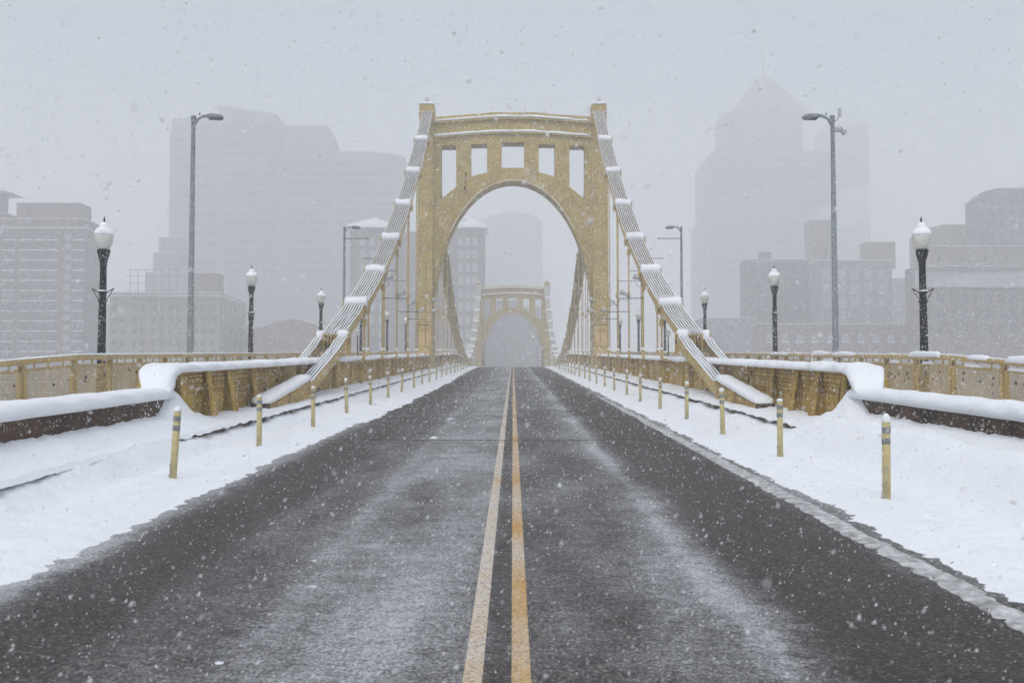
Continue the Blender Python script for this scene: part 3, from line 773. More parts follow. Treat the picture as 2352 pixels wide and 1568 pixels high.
# ---- stiffening girders
GT = 1.38                          # top of the girder above the road
WEB = 6.34
for sx, sn in SIDES:
    yy = [21.25] + frange(22, 283, 1.5)
    w_ = MB()
    # web: a side-view polygon with a rounded near end, cut into strips
    def web_strip(y0, y1, e00, e01, e10, e11):
        a, b = road(y0), road(y1)
        x0, x1 = sx * WEB, sx * (WEB + .14)
        x0, x1 = min(x0, x1), max(x0, x1)
        w_.hexa([(x0, y0, a + e00), (x1, y0, a + e00), (x1, y1, b + e10), (x0, y1, b + e10), (x0, y0, a + e01), (x1, y0, a + e01), (x1, y1, b + e11), (x0, y1, b + e11)])
    prevy, preve = 20.62, .95
    for q in frange(0, 90, 15)[1:]:
        y = 20.62 + .55 * (1 - math.cos(R(q))); e = .85 + .52 * math.sin(R(q))
        web_strip(prevy, y, .1, preve, .1, e); prevy, preve = y, e
    for a, b in zip([prevy] + yy[1:-1], yy[1:]): web_strip(a, b, .1, 1.37, .1, 1.37)
    gd = bpart(w_.build('girder', M['gold_girder'], bridge)); gd['label'] = 'riveted stiffening girder with snow on top, %s side of the roadway' % sn
    fl = MB()
    pe = None
    prof = [(20.60, .93), (20.64, 1.08), (20.76, 1.24), (20.95, 1.34), (21.2, 1.375)] + [(y, 1.375) for y in yy[1:]]
    for (y0, e0), (y1, e1) in zip(prof[:-1], prof[1:]):
        a, b = road(y0), road(y1); x0, x1 = sorted((sx * 6.13, sx * 6.80))
        fl.hexa([(x0, y0, a + e0 - .05), (x1, y0, a + e0 - .05), (x1, y1, b + e1 - .05), (x0, y1, b + e1 - .05), (x0, y0, a + e0), (x1, y0, a + e0), (x1, y1, b + e1), (x0, y1, b + e1)])
    fl.build('top_flange', M['gold_girder'], gd)
    # cover plates along the web, near end: each its own piece, standing a little proud
    for (ya, yb, ea, eb, pr) in ((20.72, 31.6, 1.06, 1.325, .022), (21.35, 23.35, .90, 1.055, .014), (23.6, 25.05, .88, 1.055, .014), (25.4, 30.0, .80, 1.055, .018), (27.8, 32.6, .62, .795, .012), (33.9, 40.0, 1.10, 1.325, .022), (33.9, 39.9, .42, .62, .016)):
        MB().gbox(sx * (WEB - pr), sx * (WEB + .01), ya, yb, ea, eb).build('cover_plate', M['gold_girder'], gd)
        MB().gbox(sx * (WEB - pr * .6), sx * (WEB + .005), ya, yb, ea - .009, ea - .001).build('seam', M['seam'], gd)
        MB().gbox(sx * (WEB - pr * .6), sx * (WEB + .005), yb + .001, yb + .02, ea, eb).build('seam', M['seam'], gd)
    # tapered brackets bracing the web
    for yb in (21.55, 23.45, 25.2, 27.45):
        for dy in (-.10, .10):
            a = road(yb)
            MB().prism([(sx * (WEB + .01), yb + dy - .02, a + 1.32), (sx * (WEB - .10), yb + dy - .02, a + 1.32), (sx * (WEB - .28), yb + dy - .02, a + .2), (sx * (WEB + .01), yb + dy - .02, a + .2)], (0, .04, 0)).build('bracket', M['gold_girder'], gd)
        MB().prism([(sx * (WEB - .09), yb - .20, a + 1.31), (sx * (WEB - .09), yb + .20, a + 1.31), (sx * (WEB - .27), yb + .24, a + .2), (sx * (WEB - .27), yb - .24, a + .2)], (sx * .03, 0, 0)).build('bracket', M['gold_girder'], gd)
    # stiffeners between the panels further on
    nodes_y = [T1 - PAN * k for k in range(8, -1, -1)] + [T1 + PAN * i for i in range(1, 20)]
    for i, y in enumerate(nodes_y):
        if abs(y - T1) < 1: continue
        MB().gbox(sx * (WEB - .16), sx * (WEB + .01), y - .13, y + .13, .12, 1.322).build('stiffener', M['gold_girder'], gd)
        MB().gbox(sx * (WEB - .17), sx * (WEB - .01), y + .135, y + .30, .12, 1.31).build('stiffener', M['seam'] if 0 else M['gold_girder'], gd)
        for f_ in ((1 / 3, 2 / 3) if y < 75 else ()):
            MB().gbox(sx * (WEB - .05), sx * (WEB + .01), y + PAN * f_ - .05, y + PAN * f_ + .05, .14, 1.322).build('stiffener', M['gold_girder'], gd)
    # rivets of the near panels
    rv = MB()
    def rivet(y, e, xf, r=.019):
        c = Vector((sx * xf, y, road(y) + e)); o = len(rv.v)
        rv.v.extend([(c.x, c.y - r, c.z), (c.x, c.y, c.z - r), (c.x, c.y + r, c.z), (c.x, c.y, c.z + r), (c.x - sx * r * .9, c.y, c.z)])
        rv.f.extend([(o, o + 1, o + 4), (o + 1, o + 2, o + 4), (o + 2, o + 3, o + 4), (o + 3, o, o + 4)])
    for e in (1.28, 1.21, 1.10):
        for y in frange(20.9, 31.5, .11): rivet(y + .05 * (e == 1.21), e, WEB - .023)
    for e in (1.02, .93):
        for y in frange(21.45, 23.3, .11): rivet(y, e, WEB - .015)
        for y in frange(23.65, 25.0, .11): rivet(y, e, WEB - .015)
    for e in (1.02, .93, .84):
        for y in frange(25.45, 29.9, .11): rivet(y, e, WEB - .019)
    for e in (.76, .66):
        for y in frange(27.9, 32.5, .12): rivet(y, e, WEB - .013)
    for yv in (22.1, 22.9, 24.0, 24.7, 26.0, 26.7, 28.4):
        for e in frange(.35, .8, .12): rivet(yv, e, WEB - .001)
    ro = rv.build('rivet', M['rivet'], gd); ro['kind'] = 'stuff'
    # anchor box at the foot of the inner bars
    an = MB(); xi, xo = sx * 5.74, sx * 6.14
    def A(x, y, e): return (x, y, road(y) + e)
    x0, x1 = sorted((xi, xo))
    an.hexa([A(x0, 26.9, .18), A(x1, 26.9, .18), A(x1, 32.4, .15), A(x0, 32.4, .15), A(x0, 26.9, .54), A(x1, 26.9, .54), A(x1, 32.4, .98), A(x0, 32.4, .98)])
    ao = an.build('anchor_box', M['gold_girder'], gd)
    MB().hexa([A(x0 - .02, 26.86, .16), A(x1 + .02, 26.86, .16), A(x1 + .02, 26.9, .16), A(x0 - .02, 26.9, .16), A(x0 - .02, 26.86, .5), A(x1 + .02, 26.86, .5), A(x1 + .02, 26.9, .5), A(x0 - .02, 26.9, .5)]).build('rusty_end_plate', M['rust'], gd)
    MB().gbox(sx * 5.735, sx * 5.745, 29.35, 29.42, .2, .72).build('seam', M['seam'], gd)
    rb = MB()
    rv = rb
    for i in range(60):
        y = 27.05 + i * .088; e = .50 + (y - 26.9) * .08 - .07
        rivet(y, e, 5.74, .014)
    rb.build('rivet', M['rivet'], gd)['kind'] = 'stuff'
    pts = [(sx * 5.93, y, road(y) + .53 + (y - 26.9) * .08) for y in frange(26.85, 32.3, .15)]
    MB().ridge(pts, .50, [.06] + [.13] * (len(pts) - 2) + [.1], n=9, jit=.15, under=.02, side=(1, 0, 0), seed=sx * 2.2).build('snow_cap', M['snow'], gd, True)
    MB().ridge([(sx * 6.2, y, road(y) + .44 + (y - 26.9) * .02) for y in frange(27.2, 31.4, .3)], .4, [.02] + [.05, .1, .16, .2] + [.24] * 8 + [.1], n=7, jit=.2, under=.1, side=(1, 0, 0), seed=8.).build('snow_cap', M['snow'], gd, True)
    # snow along the top flange: draped over the rounded end, then lumps between the hanger brackets
    pts = [(20.16, .93), (20.27, 1.05), (20.38, 1.14), (20.54, 1.24), (20.74, 1.325), (20.98, 1.365)] + [(y, 1.372) for y in frange(21.2, 36.2, .2)]
    ww = [.46, .54, .60, .66, .72, .75] + [.76 + .05 * nz(i * .23, 3) for i in range(len(pts) - 6)]; hh = [.06, .09, .12, .14, .15, .15] + [.135 + .05 * nz(i * .21, sx) + .02 * nz(i * .7) for i in range(len(pts) - 6)]
    xx_ = [6.31, 6.32, 6.34, 6.37, 6.40, 6.43] + [6.46] * (len(pts) - 6)
    MB().ridge([(sx * x, y, road(y) + e - .004) for x, (y, e) in zip(xx_, pts)], ww, hh, n=13, jit=.26, under=.02, side=(1, 0, 0), seed=sx * 6.1, fr=2.2, taper=False).build('snow_cap', M['snow'], gd, True)
    stops = [36.2] + [y for y in nodes_y if y > 38] + [T1 + 125]
    for a, b in zip(stops[:-1], stops[1:]):
        if b - a > 20:  segs = [(a, b)]
        else: segs = [(a, b)]
        for c, d in segs:
            pts = [(sx * 6.47, y, road(y) + 1.37) for y in frange(c + .2, d - .2, .6)]
            if abs(c - T1) < 1: pts = [(sx * 6.47, y, road(y) + 1.37) for y in frange(c + 2.3, d - .2, .6)]
            if abs(d - T1) < 1: pts = [(sx * 6.47, y, road(y) + 1.37) for y in frange(c + .2, d - 2.3, .6)]
            MB().ridge(pts, .72, .15, n=7, jit=.4, under=.02, side=(1, 0, 0), seed=c, fr=.7).build('snow_cap', M['snow'], gd, True)
    # hangers: a rod on each side of the chain at every pin, with clevis and bracket on the girder
    hl = [(node_near(k)) for k in range(6, 0, -1)] + [node_main(i) for i in range(1, 20)]
    for (y, z) in hl:
        zb = road(y) + GT
        if z - zb < .5: 
            continue
        h_ = MB()
        for xo in (-.33, .33):
            h_.box(sx * (XC + xo - .05), sx * (XC + xo + .05), y - .13, y + .13, zb - .02, zb + .40)
        h_.box(sx * (XC - .36), sx * (XC + .36), y - .12, y + .12, zb - .03, zb + .05)
        h_o = bpart(h_.build('hanger', M['gold_bar'], bridge))
        for xo in (-.33, .33):
            rr = MB().tube([(sx * (XC + xo), y - .05, zb + .3), (sx * (XC + xo), y - .05, z - .1)], .034, 7)
            rr.tube([(sx * (XC + xo), y + .06, zb + .3), (sx * (XC + xo), y + .06, z - .1)], .034, 7)
            rr.build('rod', M['gold_bar'], h_o, True)
            if z - zb > 1.0: MB().lathe([(.05, 0), (.10, .08), (.10, .30), (.05, .38)], (sx * (XC + xo), y, min(z - .8, zb + 3.4 if z - zb > 8 else z - .75)), 8).build('turnbuckle', M['gold_bar'], h_o, True)
            if y < 130: MB().ridge([(sx * (XC + xo), y + t, zb + .39) for t in (-.13, -.05, .05, .13)], .13, .13, n=6, jit=.3, side=(1, 0, 0), seed=y).build('snow_cap', M['snow_fine'], h_o, True)
# rusted patches low on the girder webs
for sx, sn in SIDES:
    gd = [o for o in bridge.children if o.name.startswith('girder')][0 if sx < 0 else 1]
    spots = [(22.7, .42, .3, .10), (24.4, .36, .25, .12), (26.5, .38, .35, .12), (30.2, 1.16, .35, .12), (30.6, .98, .22, .2), (33.3, .8, .18, .55), (34.2, .45, .6, .16), (37.2, .45, .7, .2), (41.0, .35, .6, .16), (44.6, .5, .3, .4), (47.6, .35, .8, .2), (53.9, .4, .5, .25), (60.4, .4, .5, .3)]
    for (y, e, ly, lz) in spots:
        n = 12; a0 = rnd.random()
        MB().prism([(sx * (WEB - .026), y + ly / 2 * math.cos(2 * math.pi * i / n) * rnd.uniform(.35, 1.15), road(y) + e + lz / 2 * math.sin(2 * math.pi * i / n) * rnd.uniform(.35, 1.15)) for i in range(n)], (sx * .05, 0, 0)).build('rust_patch', M['rust'], gd)

# ------------------------------------------------------------------ sidewalk railings with wire mesh
def rail_x(y): return 10.1 + max(0, 26.6 - y) * .10
def rail_e(y): return 1.66 - max(0, 26.4 - y) * .036
RP = 2.28
post_y = [26.4 - RP * 3, 26.4 - RP * 2, 26.4 - RP, 26.4] + [26.4 + RP * i for i in range(1, 62)]
PH = 1.05
def wire_mesh_me():
    mb = MB(); L = 1.98
    def stick(a, b, r):
        a, b = Vector(a), Vector(b); t = (b - a).normalized(); u = Vector((1, 0, 0)); v = t.cross(u)
        vs = []
        for p in (a, b):
            for c, s in ((1, 0), (0, 1), (-1, 0), (0, -1)): vs.append(tuple(p + u * r * c + v * r * s))
        mb.add(vs, [(0, 1, 5, 4), (1, 2, 6, 5), (2, 3, 7, 6), (3, 0, 4, 7)])
    for y in frange(0, L, .044): stick((0, y, 0), (0, y, PH), .0052)
    for z in frange(0, PH, .044): stick((.011, 0, z), (.011, L, z), .0052)
    return mb.mesh('wire_mesh')
WM = wire_mesh_me()
LOCKMB = MB().box(-.016, .016, -.026, .026, -.05, 0).tube([(0, -.018, 0), (0, -.018, .03), (0, 0, .045), (0, .018, .03), (0, .018, 0)], .006, 5).mesh('padlock')
for sx, sn in SIDES:
    rl = empty('sidewalk_railing', (sx * 10.1, post_y[0], road(post_y[0])))
    tag(rl, 'yellow railing with round top rail and wire mesh panels along the %s sidewalk' % sn, 'railing', 'railings along the outer edge of the sidewalks')
    off = -Vector(rl.location)
    def rp(o): o.location = off; return o
    tr = MB().tube([(sx * rail_x(y), y, road(y) + rail_e(y) - .065) for y in post_y], .064, 12)
    rp(tr.build('top_rail', M['gold_rail'], rl, True))
    proto = None
    for i, y in enumerate(post_y):
        z = road(y); e = rail_e(y); x = sx * rail_x(y)
        pm = MB().box(x - .035, x + .035, y - .035, y + .035, z + .1, z + e - .10)
        pm.box(x - .02 + sx * .08, x + .02 + sx * .08, y - .09, y + .09, z + .1, z + e - .13).box(x + sx * .02, x + sx * .09, y - .012, y + .012, z + .1, z + e - .13)
        rp(pm.build('railing_post', M['gold_rail'], rl))
        if i + 1 >= len(post_y): continue
        y2 = post_y[i + 1]
        x2 = sx * rail_x(y2); z2 = road(y2); e2 = rail_e(y2)
        fm = MB()
        def P3(t, dz, dx=0): return Vector((x + (x2 - x) * t + sx * dx, y + (y2 - y) * t, (z + e) + (z2 + e2 - z - e) * t + dz))
        def bar(t0, t1, d0, d1, th=.03):
            a, b, c, d = P3(t0, d0), P3(t1, d0), P3(t1, d1), P3(t0, d1)
            w = Vector((sx * th, 0, 0))
            fm.hexa([a, b, b + w, a + w, d, c, c + w, d + w])
        bar(.03, .97, -.285, -.225); bar(.03, .97, -1.36, -1.30)
        bar(.03, .065, -1.36, -.225); bar(.90, .97, -1.36, -.225)
        for t in (.2, .46, .75): fm.tube([P3(t, -.225, .015), P3(t, -.11, .015)], .022, 6)
        rp(fm.build('panel_frame', M['gold_rail'], rl))
        if y < 75:
            a = P3(.065, -1.31, .012); b = P3(.90, -1.31, .012); d = b - a
            wm = bpy.data.objects.new('wire_mesh', WM)
            if not WM.materials: WM.materials.append(M['gold_rail'])
            C.objects.link(wm); wm.parent = rl; wm['kind'] = 'stuff'
            # shear to the slope: keep the wires upright
            sc = d.y / 1.98
            mtx = Matrix(((1, d.x / 1.98, 0, a.x + off.x), (0, sc, 0, a.y + off.y), (0, d.z / 1.98, 1.0, a.z + off.z), (0, 0, 0, 1)))
            ang = math.atan2(d.z, d.y)
            wm.location = a + off; wm.rotation_euler = (ang, 0, -math.atan2(d.x, d.y)); wm.scale = (1, d.length / 1.98, 1)
        if 21.5 < y < (30 if sx < 0 else 33):
            for q in range(3 if sx < 0 else 9):
                p = P3(rnd.uniform(.1, .88), rnd.uniform(-.75, -.36), -.03)
                lk = bpy.data.objects.new('padlock', LOCKMB.copy() if True else LOCKMB); lk.data.materials.append(rnd.choice(M['lockc'][:1] * 4 + M['lockc']))
                C.objects.link(lk); lk.location = p; lk.rotation_euler = (rnd.uniform(-.6, .6), rnd.uniform(-.2, .2), rnd.uniform(-.5, .5)); s_ = rnd.uniform(.55, 1.0); lk.scale = (s_, s_, s_)
                tag(lk, 'small padlock hanging on the wire mesh of the %s sidewalk railing' % sn, 'padlock', 'padlocks on the %s railing mesh' % sn)
    # snow on the rail
    if sx < 0:
        pts = [(sx * rail_x(y), y, road(y) + rail_e(y) - .012) for y in frange(post_y[0], post_y[-1], .5)]
        rp(MB().ridge(pts, .10, .035, n=6, jit=.5, side=(1, 0, 0), seed=3.).build('snow_strip', M['snow_fine'], rl, True))
    else:
        y = post_y[0]
        big = [(26.9, 29.0, .12), (33.6, 35.9, .10), (36.6, 38.4, .12), (41.8, 44.5, .06), (24.6, 25.5, .08), (22.6, 23.9, .12)]
        for a, b, h in big:
            pts = [(sx * (rail_x(t) - .01), t, road(t) + rail_e(t) - .03) for t in frange(a, b, .15)]
            k = len(pts); hh = [h * (.35 + .65 * math.sin(math.pi * (i + .4) / k) ** .5) for i in range(k)]
            rp(MB().ridge(pts, [.12 + .06 * math.sin(math.pi * i / k) for i in range(k)], hh, n=7, jit=.25, under=.03, side=(1, 0, 0), seed=a).build('snow_lump', M['snow'], rl, True))
        pts = [(sx * rail_x(y), y, road(y) + rail_e(y) - .014) for y in frange(post_y[0], post_y[-1], .4)]
        hh = [max(.004, .05 * nz(p[1] * .9, 5) + .025) for p in pts]
        rp(MB().ridge(pts, .09, hh, n=6, jit=.5, side=(1, 0, 0), seed=6.).build('snow_strip', M['snow_fine'], rl, True))
        for yb in (23.2, 25.0, 27.4, 29.8, 36.0, 36.4):
            pts = [(sx * (rail_x(t) - .0), t, road(t) + rail_e(t) - .235) for t in frange(yb, yb + .7, .12)]
            rp(MB().ridge(pts, .1, .07, n=6, jit=.4, side=(1, 0, 0), seed=yb).build('snow_lump', M['snow'], rl, True))

# ------------------------------------------------------------------ ornamental lamp posts
def lamp_post(arms):
    root = empty('lamp_post')
    MB().lathe([(.17, -.3), (.17, .35), (.13, .5), (.115, .6), (.098, 2.2), (.082, 3.92), (.09, 3.95), (.09, 4.0), (.085, 4.02)], n=14).build('post', M['black'], root, True)
    MB().lathe([(.086, 4.0), (.10, 4.06), (.13, 4.16), (.15, 4.22), (.15, 4.26), (.165, 4.28), (.165, 4.33), (.12, 4.34)], n=14).build('capital', M['black'], root, True)
    MB().lathe([(.12, 4.335), (.15, 4.37), (.19, 4.45), (.225, 4.56), (.235, 4.66), (.225, 4.76), (.195, 4.82), (.14, 4.86), (.11, 4.88), (.10, 4.90), (.11, 4.92), (.105, 4.95), (.06, 5.0), (.03, 5.03)], n=20).build('globe', M['globe'], root, True)
    MB().lathe([(.238, 4.70), (.238, 4.76), (.21, 4.84), (.15, 4.885), (.115, 4.90), (.125, 4.93), (.115, 4.965), (.07, 5.02), (.03, 5.04)], n=20).build('snow_cap', M['snow_fine'], root, True)
    MB().lathe([(.018, 5.02), (.03, 5.05), (.02, 5.08), (.03, 5.11), (.012, 5.15), (.004, 5.2)], n=8).build('finial', M['black'], root, True)
    for z in (3.02, 3.25): MB().lathe([(.095, z - .02), (.125, z - .015), (.125, z + .015), (.095, z + .02)], n=12).build('ring', M['black'], root, True)
    L = .27 if arms else .13
    for s in (-1, 1):
        b = MB().tube([(s * .09, 0, 3.25), (s * L, 0, 3.25 + .09 * L / .27)], .014, 6).tube([(s * .09, 0, 3.04), (s * L * .92, 0, 3.25 + .06 * L / .27)], .011, 6)
        b.lathe([(.012, 0), (.022, .015), (.012, .03)], (s * L, 0, 3.24 + .09 * L / .27), 6)
        b.build('banner_arm', M['black'], root)
    MB().ridge([(-.13, 0, 3.27), (-.05, -.09, 3.27), (.05, -.09, 3.27), (.13, 0, 3.27)], .07, .035, n=5).build('snow_strip', M['snow_fine'], root, True)
    return root
pl = {True: lamp_post(True), False: lamp_post(False)}
used = set()
for sx, sn in SIDES:
    for i in range(8):
        y = 28.85 + 16.4 * i
        a = (i == 0); o = pl[a] if a not in used else copy_tree(pl[a]); used.add(a)
        o.location = (sx * 10.42, y, road(y) - .02); o.rotation_euler = (R(rnd.uniform(-.3, .3)), R(.25 * -sx), R(25 * i))
        where = 'nearest' if i == 0 else ORD[i] + ' nearest'
        tag(o, '%s black ornamental lamp post with milk glass globe along the %s railing' % (where, sn), 'lamp post', 'ornamental lamp posts along the sidewalks')

# ------------------------------------------------------------------ tall street lights
def street_light(sx, y, label, cameras=False):
    root = empty('street_light', (sx * 10.62, y, road(y)))
    tag(root, label, 'street light', 'tall grey street lights beside the sidewalks')
    MB().lathe([(.16, -.4), (.16, .1), (.115, .3), (.10, 3.0), (.085, 6.5), (.066, 9.3), (.075, 9.31), (.075, 9.5), (.085, 9.5), (.085, 9.56), (.02, 9.57)], n=14).build('pole', M['steel'], root, True)
    s = -sx
    MB().tube([(0, 0, 9.22), (s * .06, 0, 9.30), (s * .14, 0, 9.44), (s * .26, 0, 9.52), (s * .40, 0, 9.55)], [.05, .055, .05, .045, .05], 8).build('arm', M['steel'], root, True)
    hd = MB()
    secs = [(.34, .05, 9.53, 9.58), (.44, .10, 9.50, 9.61), (.60, .14, 9.48, 9.63), (.80, .15, 9.47, 9.62), (.94, .13, 9.47, 9.58), (1.0, .07, 9.48, 9.53)]
    vs = []
    for (x, w, z0, z1) in secs:
        zm = (z0 + z1) / 2
        for (yy_, zz) in ((-w * .8, z0), (w * .8, z0), (w, zm), (w * .6, z1), (-w * .6, z1), (-w, zm)): vs.append((s * x, yy_, zz))
    k = len(secs)
    hd.add(vs, [(i * 6 + j, i * 6 + (j + 1) % 6, i * 6 + 6 + (j + 1) % 6, i * 6 + 6 + j) for i in range(k - 1) for j in range(6)] + [tuple(range(5, -1, -1)), tuple(k * 6 - 6 + j for j in range(6))])
    hd.build('lamp_head', M['steel'], root)
    MB().box(min(s * .52, s * .95), max(s * .52, s * .95), -.105, .105, 9.43, 9.478).build('lens', M['lens'], root)
    MB().ridge([(s * x, 0, z) for x, z in ((.30, 9.585), (.44, 9.60), (.6, 9.622), (.8, 9.612), (.95, 9.57))], .16, .035, n=6, side=(0, 1, 0)).build('snow_strip', M['snow_fine'], root, True)
    MB().lathe([(.03, 9.6), (.03, 9.67), (.02, 9.68)], (s * .2, 0, -.02), 8).build('photocell', M['steel'], root, True)
    if cameras:
        MB().tube([(sx * .05, 0, 9.33), (sx * .16, 0, 9.42), (sx * .22, 0, 9.55)], .016, 6).build('antenna_bracket', M['steel'], root)
        MB().box(min(sx * .2, sx * .29), max(sx * .2, sx * .29), -.05, .05, 9.52, 9.80).build('antenna_panel', M['lightgrey'], root)
        MB().box(min(sx * .06, sx * .2), max(sx * .06, sx * .2), -.06, .06, 9.02, 9.16).build('camera_mount', M['lightgrey'], root)
        for dx, dz, t in ((.24, 9.12, .10), (.36, 9.02, .09)):
            MB().lathe([(.01, .09), (.07, .07), (t, .02), (t, -.03), (t * .75, -.06), (t * .6, -.10), (.02, -.125)], (sx * dx, -.03, dz), 12).build('camera_dome', M['lightgrey'], root, True)
            MB().lathe([(.06, 0), (.05, .03), (.02, .05)], (sx * dx, -.03, dz + .075), 8).build('snow_cap', M['snow_fine'], root, True)
    return root
street_light(-1, 37.5, 'tall grey street light near on the left with arm reaching over the sidewalk')
street_light(1, 37.5, 'tall grey street light near on the right with cameras fixed to its top', True)
street_light(-1, 71.5, 'distant tall street light left of the near tower, beside the chain')
street_light(1, 71.5, 'distant tall street light right of the near tower, above the third lamp post')

# ------------------------------------------------------------------ delineator posts
def delineator(v):
    root = empty('delineator_post')
    prof = [(.047, -.06), (.047, .60), (.0475, .80), (.047, .86), (.044, .875)]
    MB().lathe(prof, n=14).build('post', M['post'], root, True)
    for z in (.62, .745): MB().lathe([(.0482, z), (.0492, z + .003), (.0492, z + .067), (.0482, z + .07)], n=14).build('reflective_band', M['band'], root, True)
    h = (.045, .07, .10)[v]
    MB().lathe([(.047, .872), (.053, .885), (.05, .872 + h * .5), (.036, .872 + h * .8), (.012, .872 + h)], n=10).build('snow_cap', M['snow'], root, True)
    gl = MB(); lr = random.Random(40 + v)
    for i in range(16 + 8 * v):
        a = lr.uniform(2.6, 4.6); z = lr.uniform(.0, .16 + .2 * v * lr.random())
        lump(gl, (.047 * math.cos(a), .047 * math.sin(a), z), lr.uniform(.008, .017), i * 2.3 + v, 6, 1.0)
    gl.build('stuck_snow', M['slush_white'], root, True)['kind'] = 'stuff'
    lb = MB()
    for i in range(10): lump(lb, (rnd.uniform(-.09, .09), rnd.uniform(-.09, .02), -.015), rnd.uniform(.02, .045), i * 4.1 + v, 7, .5)
    lb.build('snow_collar', M['snow'], root, True)['kind'] = 'stuff'
    return root
protos = [delineator(0), delineator(1), delineator(2)]; pused = set()
for sx, sn in SIDES:
    X, y0, st, N = (-4.45, 15.0, 5.15, 28) if sx < 0 else (4.25, 13.05, 4.98, 28)
    for i in range(N):
        v = (1, 0, 0, 1, 0, 0)[i % 6] if sx < 0 else (2, 0, 1, 1, 0, 1)[i % 6]
        o = protos[v] if v not in pused else copy_tree(protos[v]); pused.add(v)
        y = y0 + st * i + rnd.uniform(-.12, .12) * (i > 0); x = X + rnd.uniform(-.03, .03) * (i > 0)
        o.location = (x, y, road(y) + road_snow(sx, abs(x), y) - .005)
        lean = {(-1, 0): 3.2, (-1, 1): -.3, (-1, 2): -1.2, (-1, 3): -2.5, (-1, 4): -2.0, (1, 0): .4, (1, 1): .2, (1, 2): -.8, (1, 4): .3, (1, 5): 2.0}.get((sx, i), rnd.uniform(-2, 2))
        o.rotation_euler = (R(rnd.uniform(-2, 2)), R(lean), R(0 if i == 0 else rnd.uniform(-40, 40)))
        where = 'nearest' if i == 0 else ORD[i] + ' nearest'
        tag(o, '%s cream delineator post with grey bands in the %s row' % (where, sn), 'delineator post', 'delineator posts standing in the snow')

# ------------------------------------------------------------------ floodlights, arms and wires on the hangers
def floodlight(sx, y, z, label):
    root = empty('floodlight', (sx * (XC - .33), y, z))
    tag(root, label, 'floodlight', 'floodlights clamped to the hangers')
    s = -sx
    MB().box(-.07, .07, -.12, .12, -.05, .05).build('clamp', M['steel'], root)
    MB().tube([(0, 0, .0), (s * .16, -.05, .02), (s * .24, -.08, .10)], .018, 6).build('bracket', M['steel'], root)
    MB().tube([(s * .16, -.1, .10), (s * .30, -.1, .16), (s * .44, -.1, .22)], [.075, .12, .15], 12).build('housing', M['lightgrey'], root, True)
    MB().tube([(s * .44, -.1, .22), (s * .455, -.1, .227)], [.14, .14], 12).build('lens', M['lens'], root)
    MB().tube([(s * .2 + .14 * math.sin(q), -.08, -.14 - .14 * math.cos(q)) for q in [2 * math.pi * i / 10 for i in range(11)]], .008, 5).build('cable_loop', M['black'], root)
    MB().ridge([(s * .18, -.1, .17), (s * .3, -.1, .26), (s * .42, -.1, .34)], .16, .04, n=5, side=(0, 1, 0)).build('snow_strip', M['snow_fine'], root, True)
for sx, sn in SIDES:
    for i, (k, e) in enumerate(((5, 5.0), (4, 4.6), (3, 4.4), (2, 4.2))):
        y, z = node_near(k); floodlight(sx, y - .12, road(y) + e, '%s nearest grey floodlight clamped to a hanger on the %s of the roadway' % (ORD[i], sn))
        w_ = MB().tube([(sx * (XC - .33), y - .1, road(y) + e - .8), (sx * (XC - 1.5 + .1 * i), y - .1, road(y) + e - .83)], .02, 6)
        w_.tube([(sx * (XC + .33), y - .1, road(y) + e + 2.0), (sx * (XC + 1.5), y - .1, road(y) + e + 2.0)], .018, 6)
        tag(w_.build('wire_arm', M['black']), 'thin dark arms fixed to the %s nearest floodlight hanger on the %s' % (ORD[i], sn), 'arm', 'dark arms on the hangers')
    y = T1 - 2.4
    for j, z in enumerate((8.1, 8.9)):
        floodlight(sx, y, z, '%s floodlight fixed before the near tower column on the %s' % (('lower', 'upper')[j], sn))
for sx, x_, lb in ((-1, 1113, 'slim signal pole with snowy head behind the left hangers'), (1, 1894 / 1.2755, 'slim signal pole with snowy head behind the right hangers')):
    y = 66.0; X = -9.0 if sx < 0 else 9.0
    s_ = empty('signal_pole', (X, y, road(y) + .3)); tag(s_, lb, 'signal pole')
    MB().lathe([(.06, 0), (.045, .2), (.04, 2.3), (.03, 2.32)], n=10).build('pole', M['rust'], s_, True)
    MB().box(-.13, .13, -.1, .1, 2.3, 2.62).build('head', M['lightgrey'], s_)
    MB().ridge([(-.14, 0, 2.62), (-.05, 0, 2.62), (.05, 0, 2.62), (.14, 0, 2.62)], .2, .08, n=6, side=(0, 1, 0)).build('snow_cap', M['snow'], s_, True)

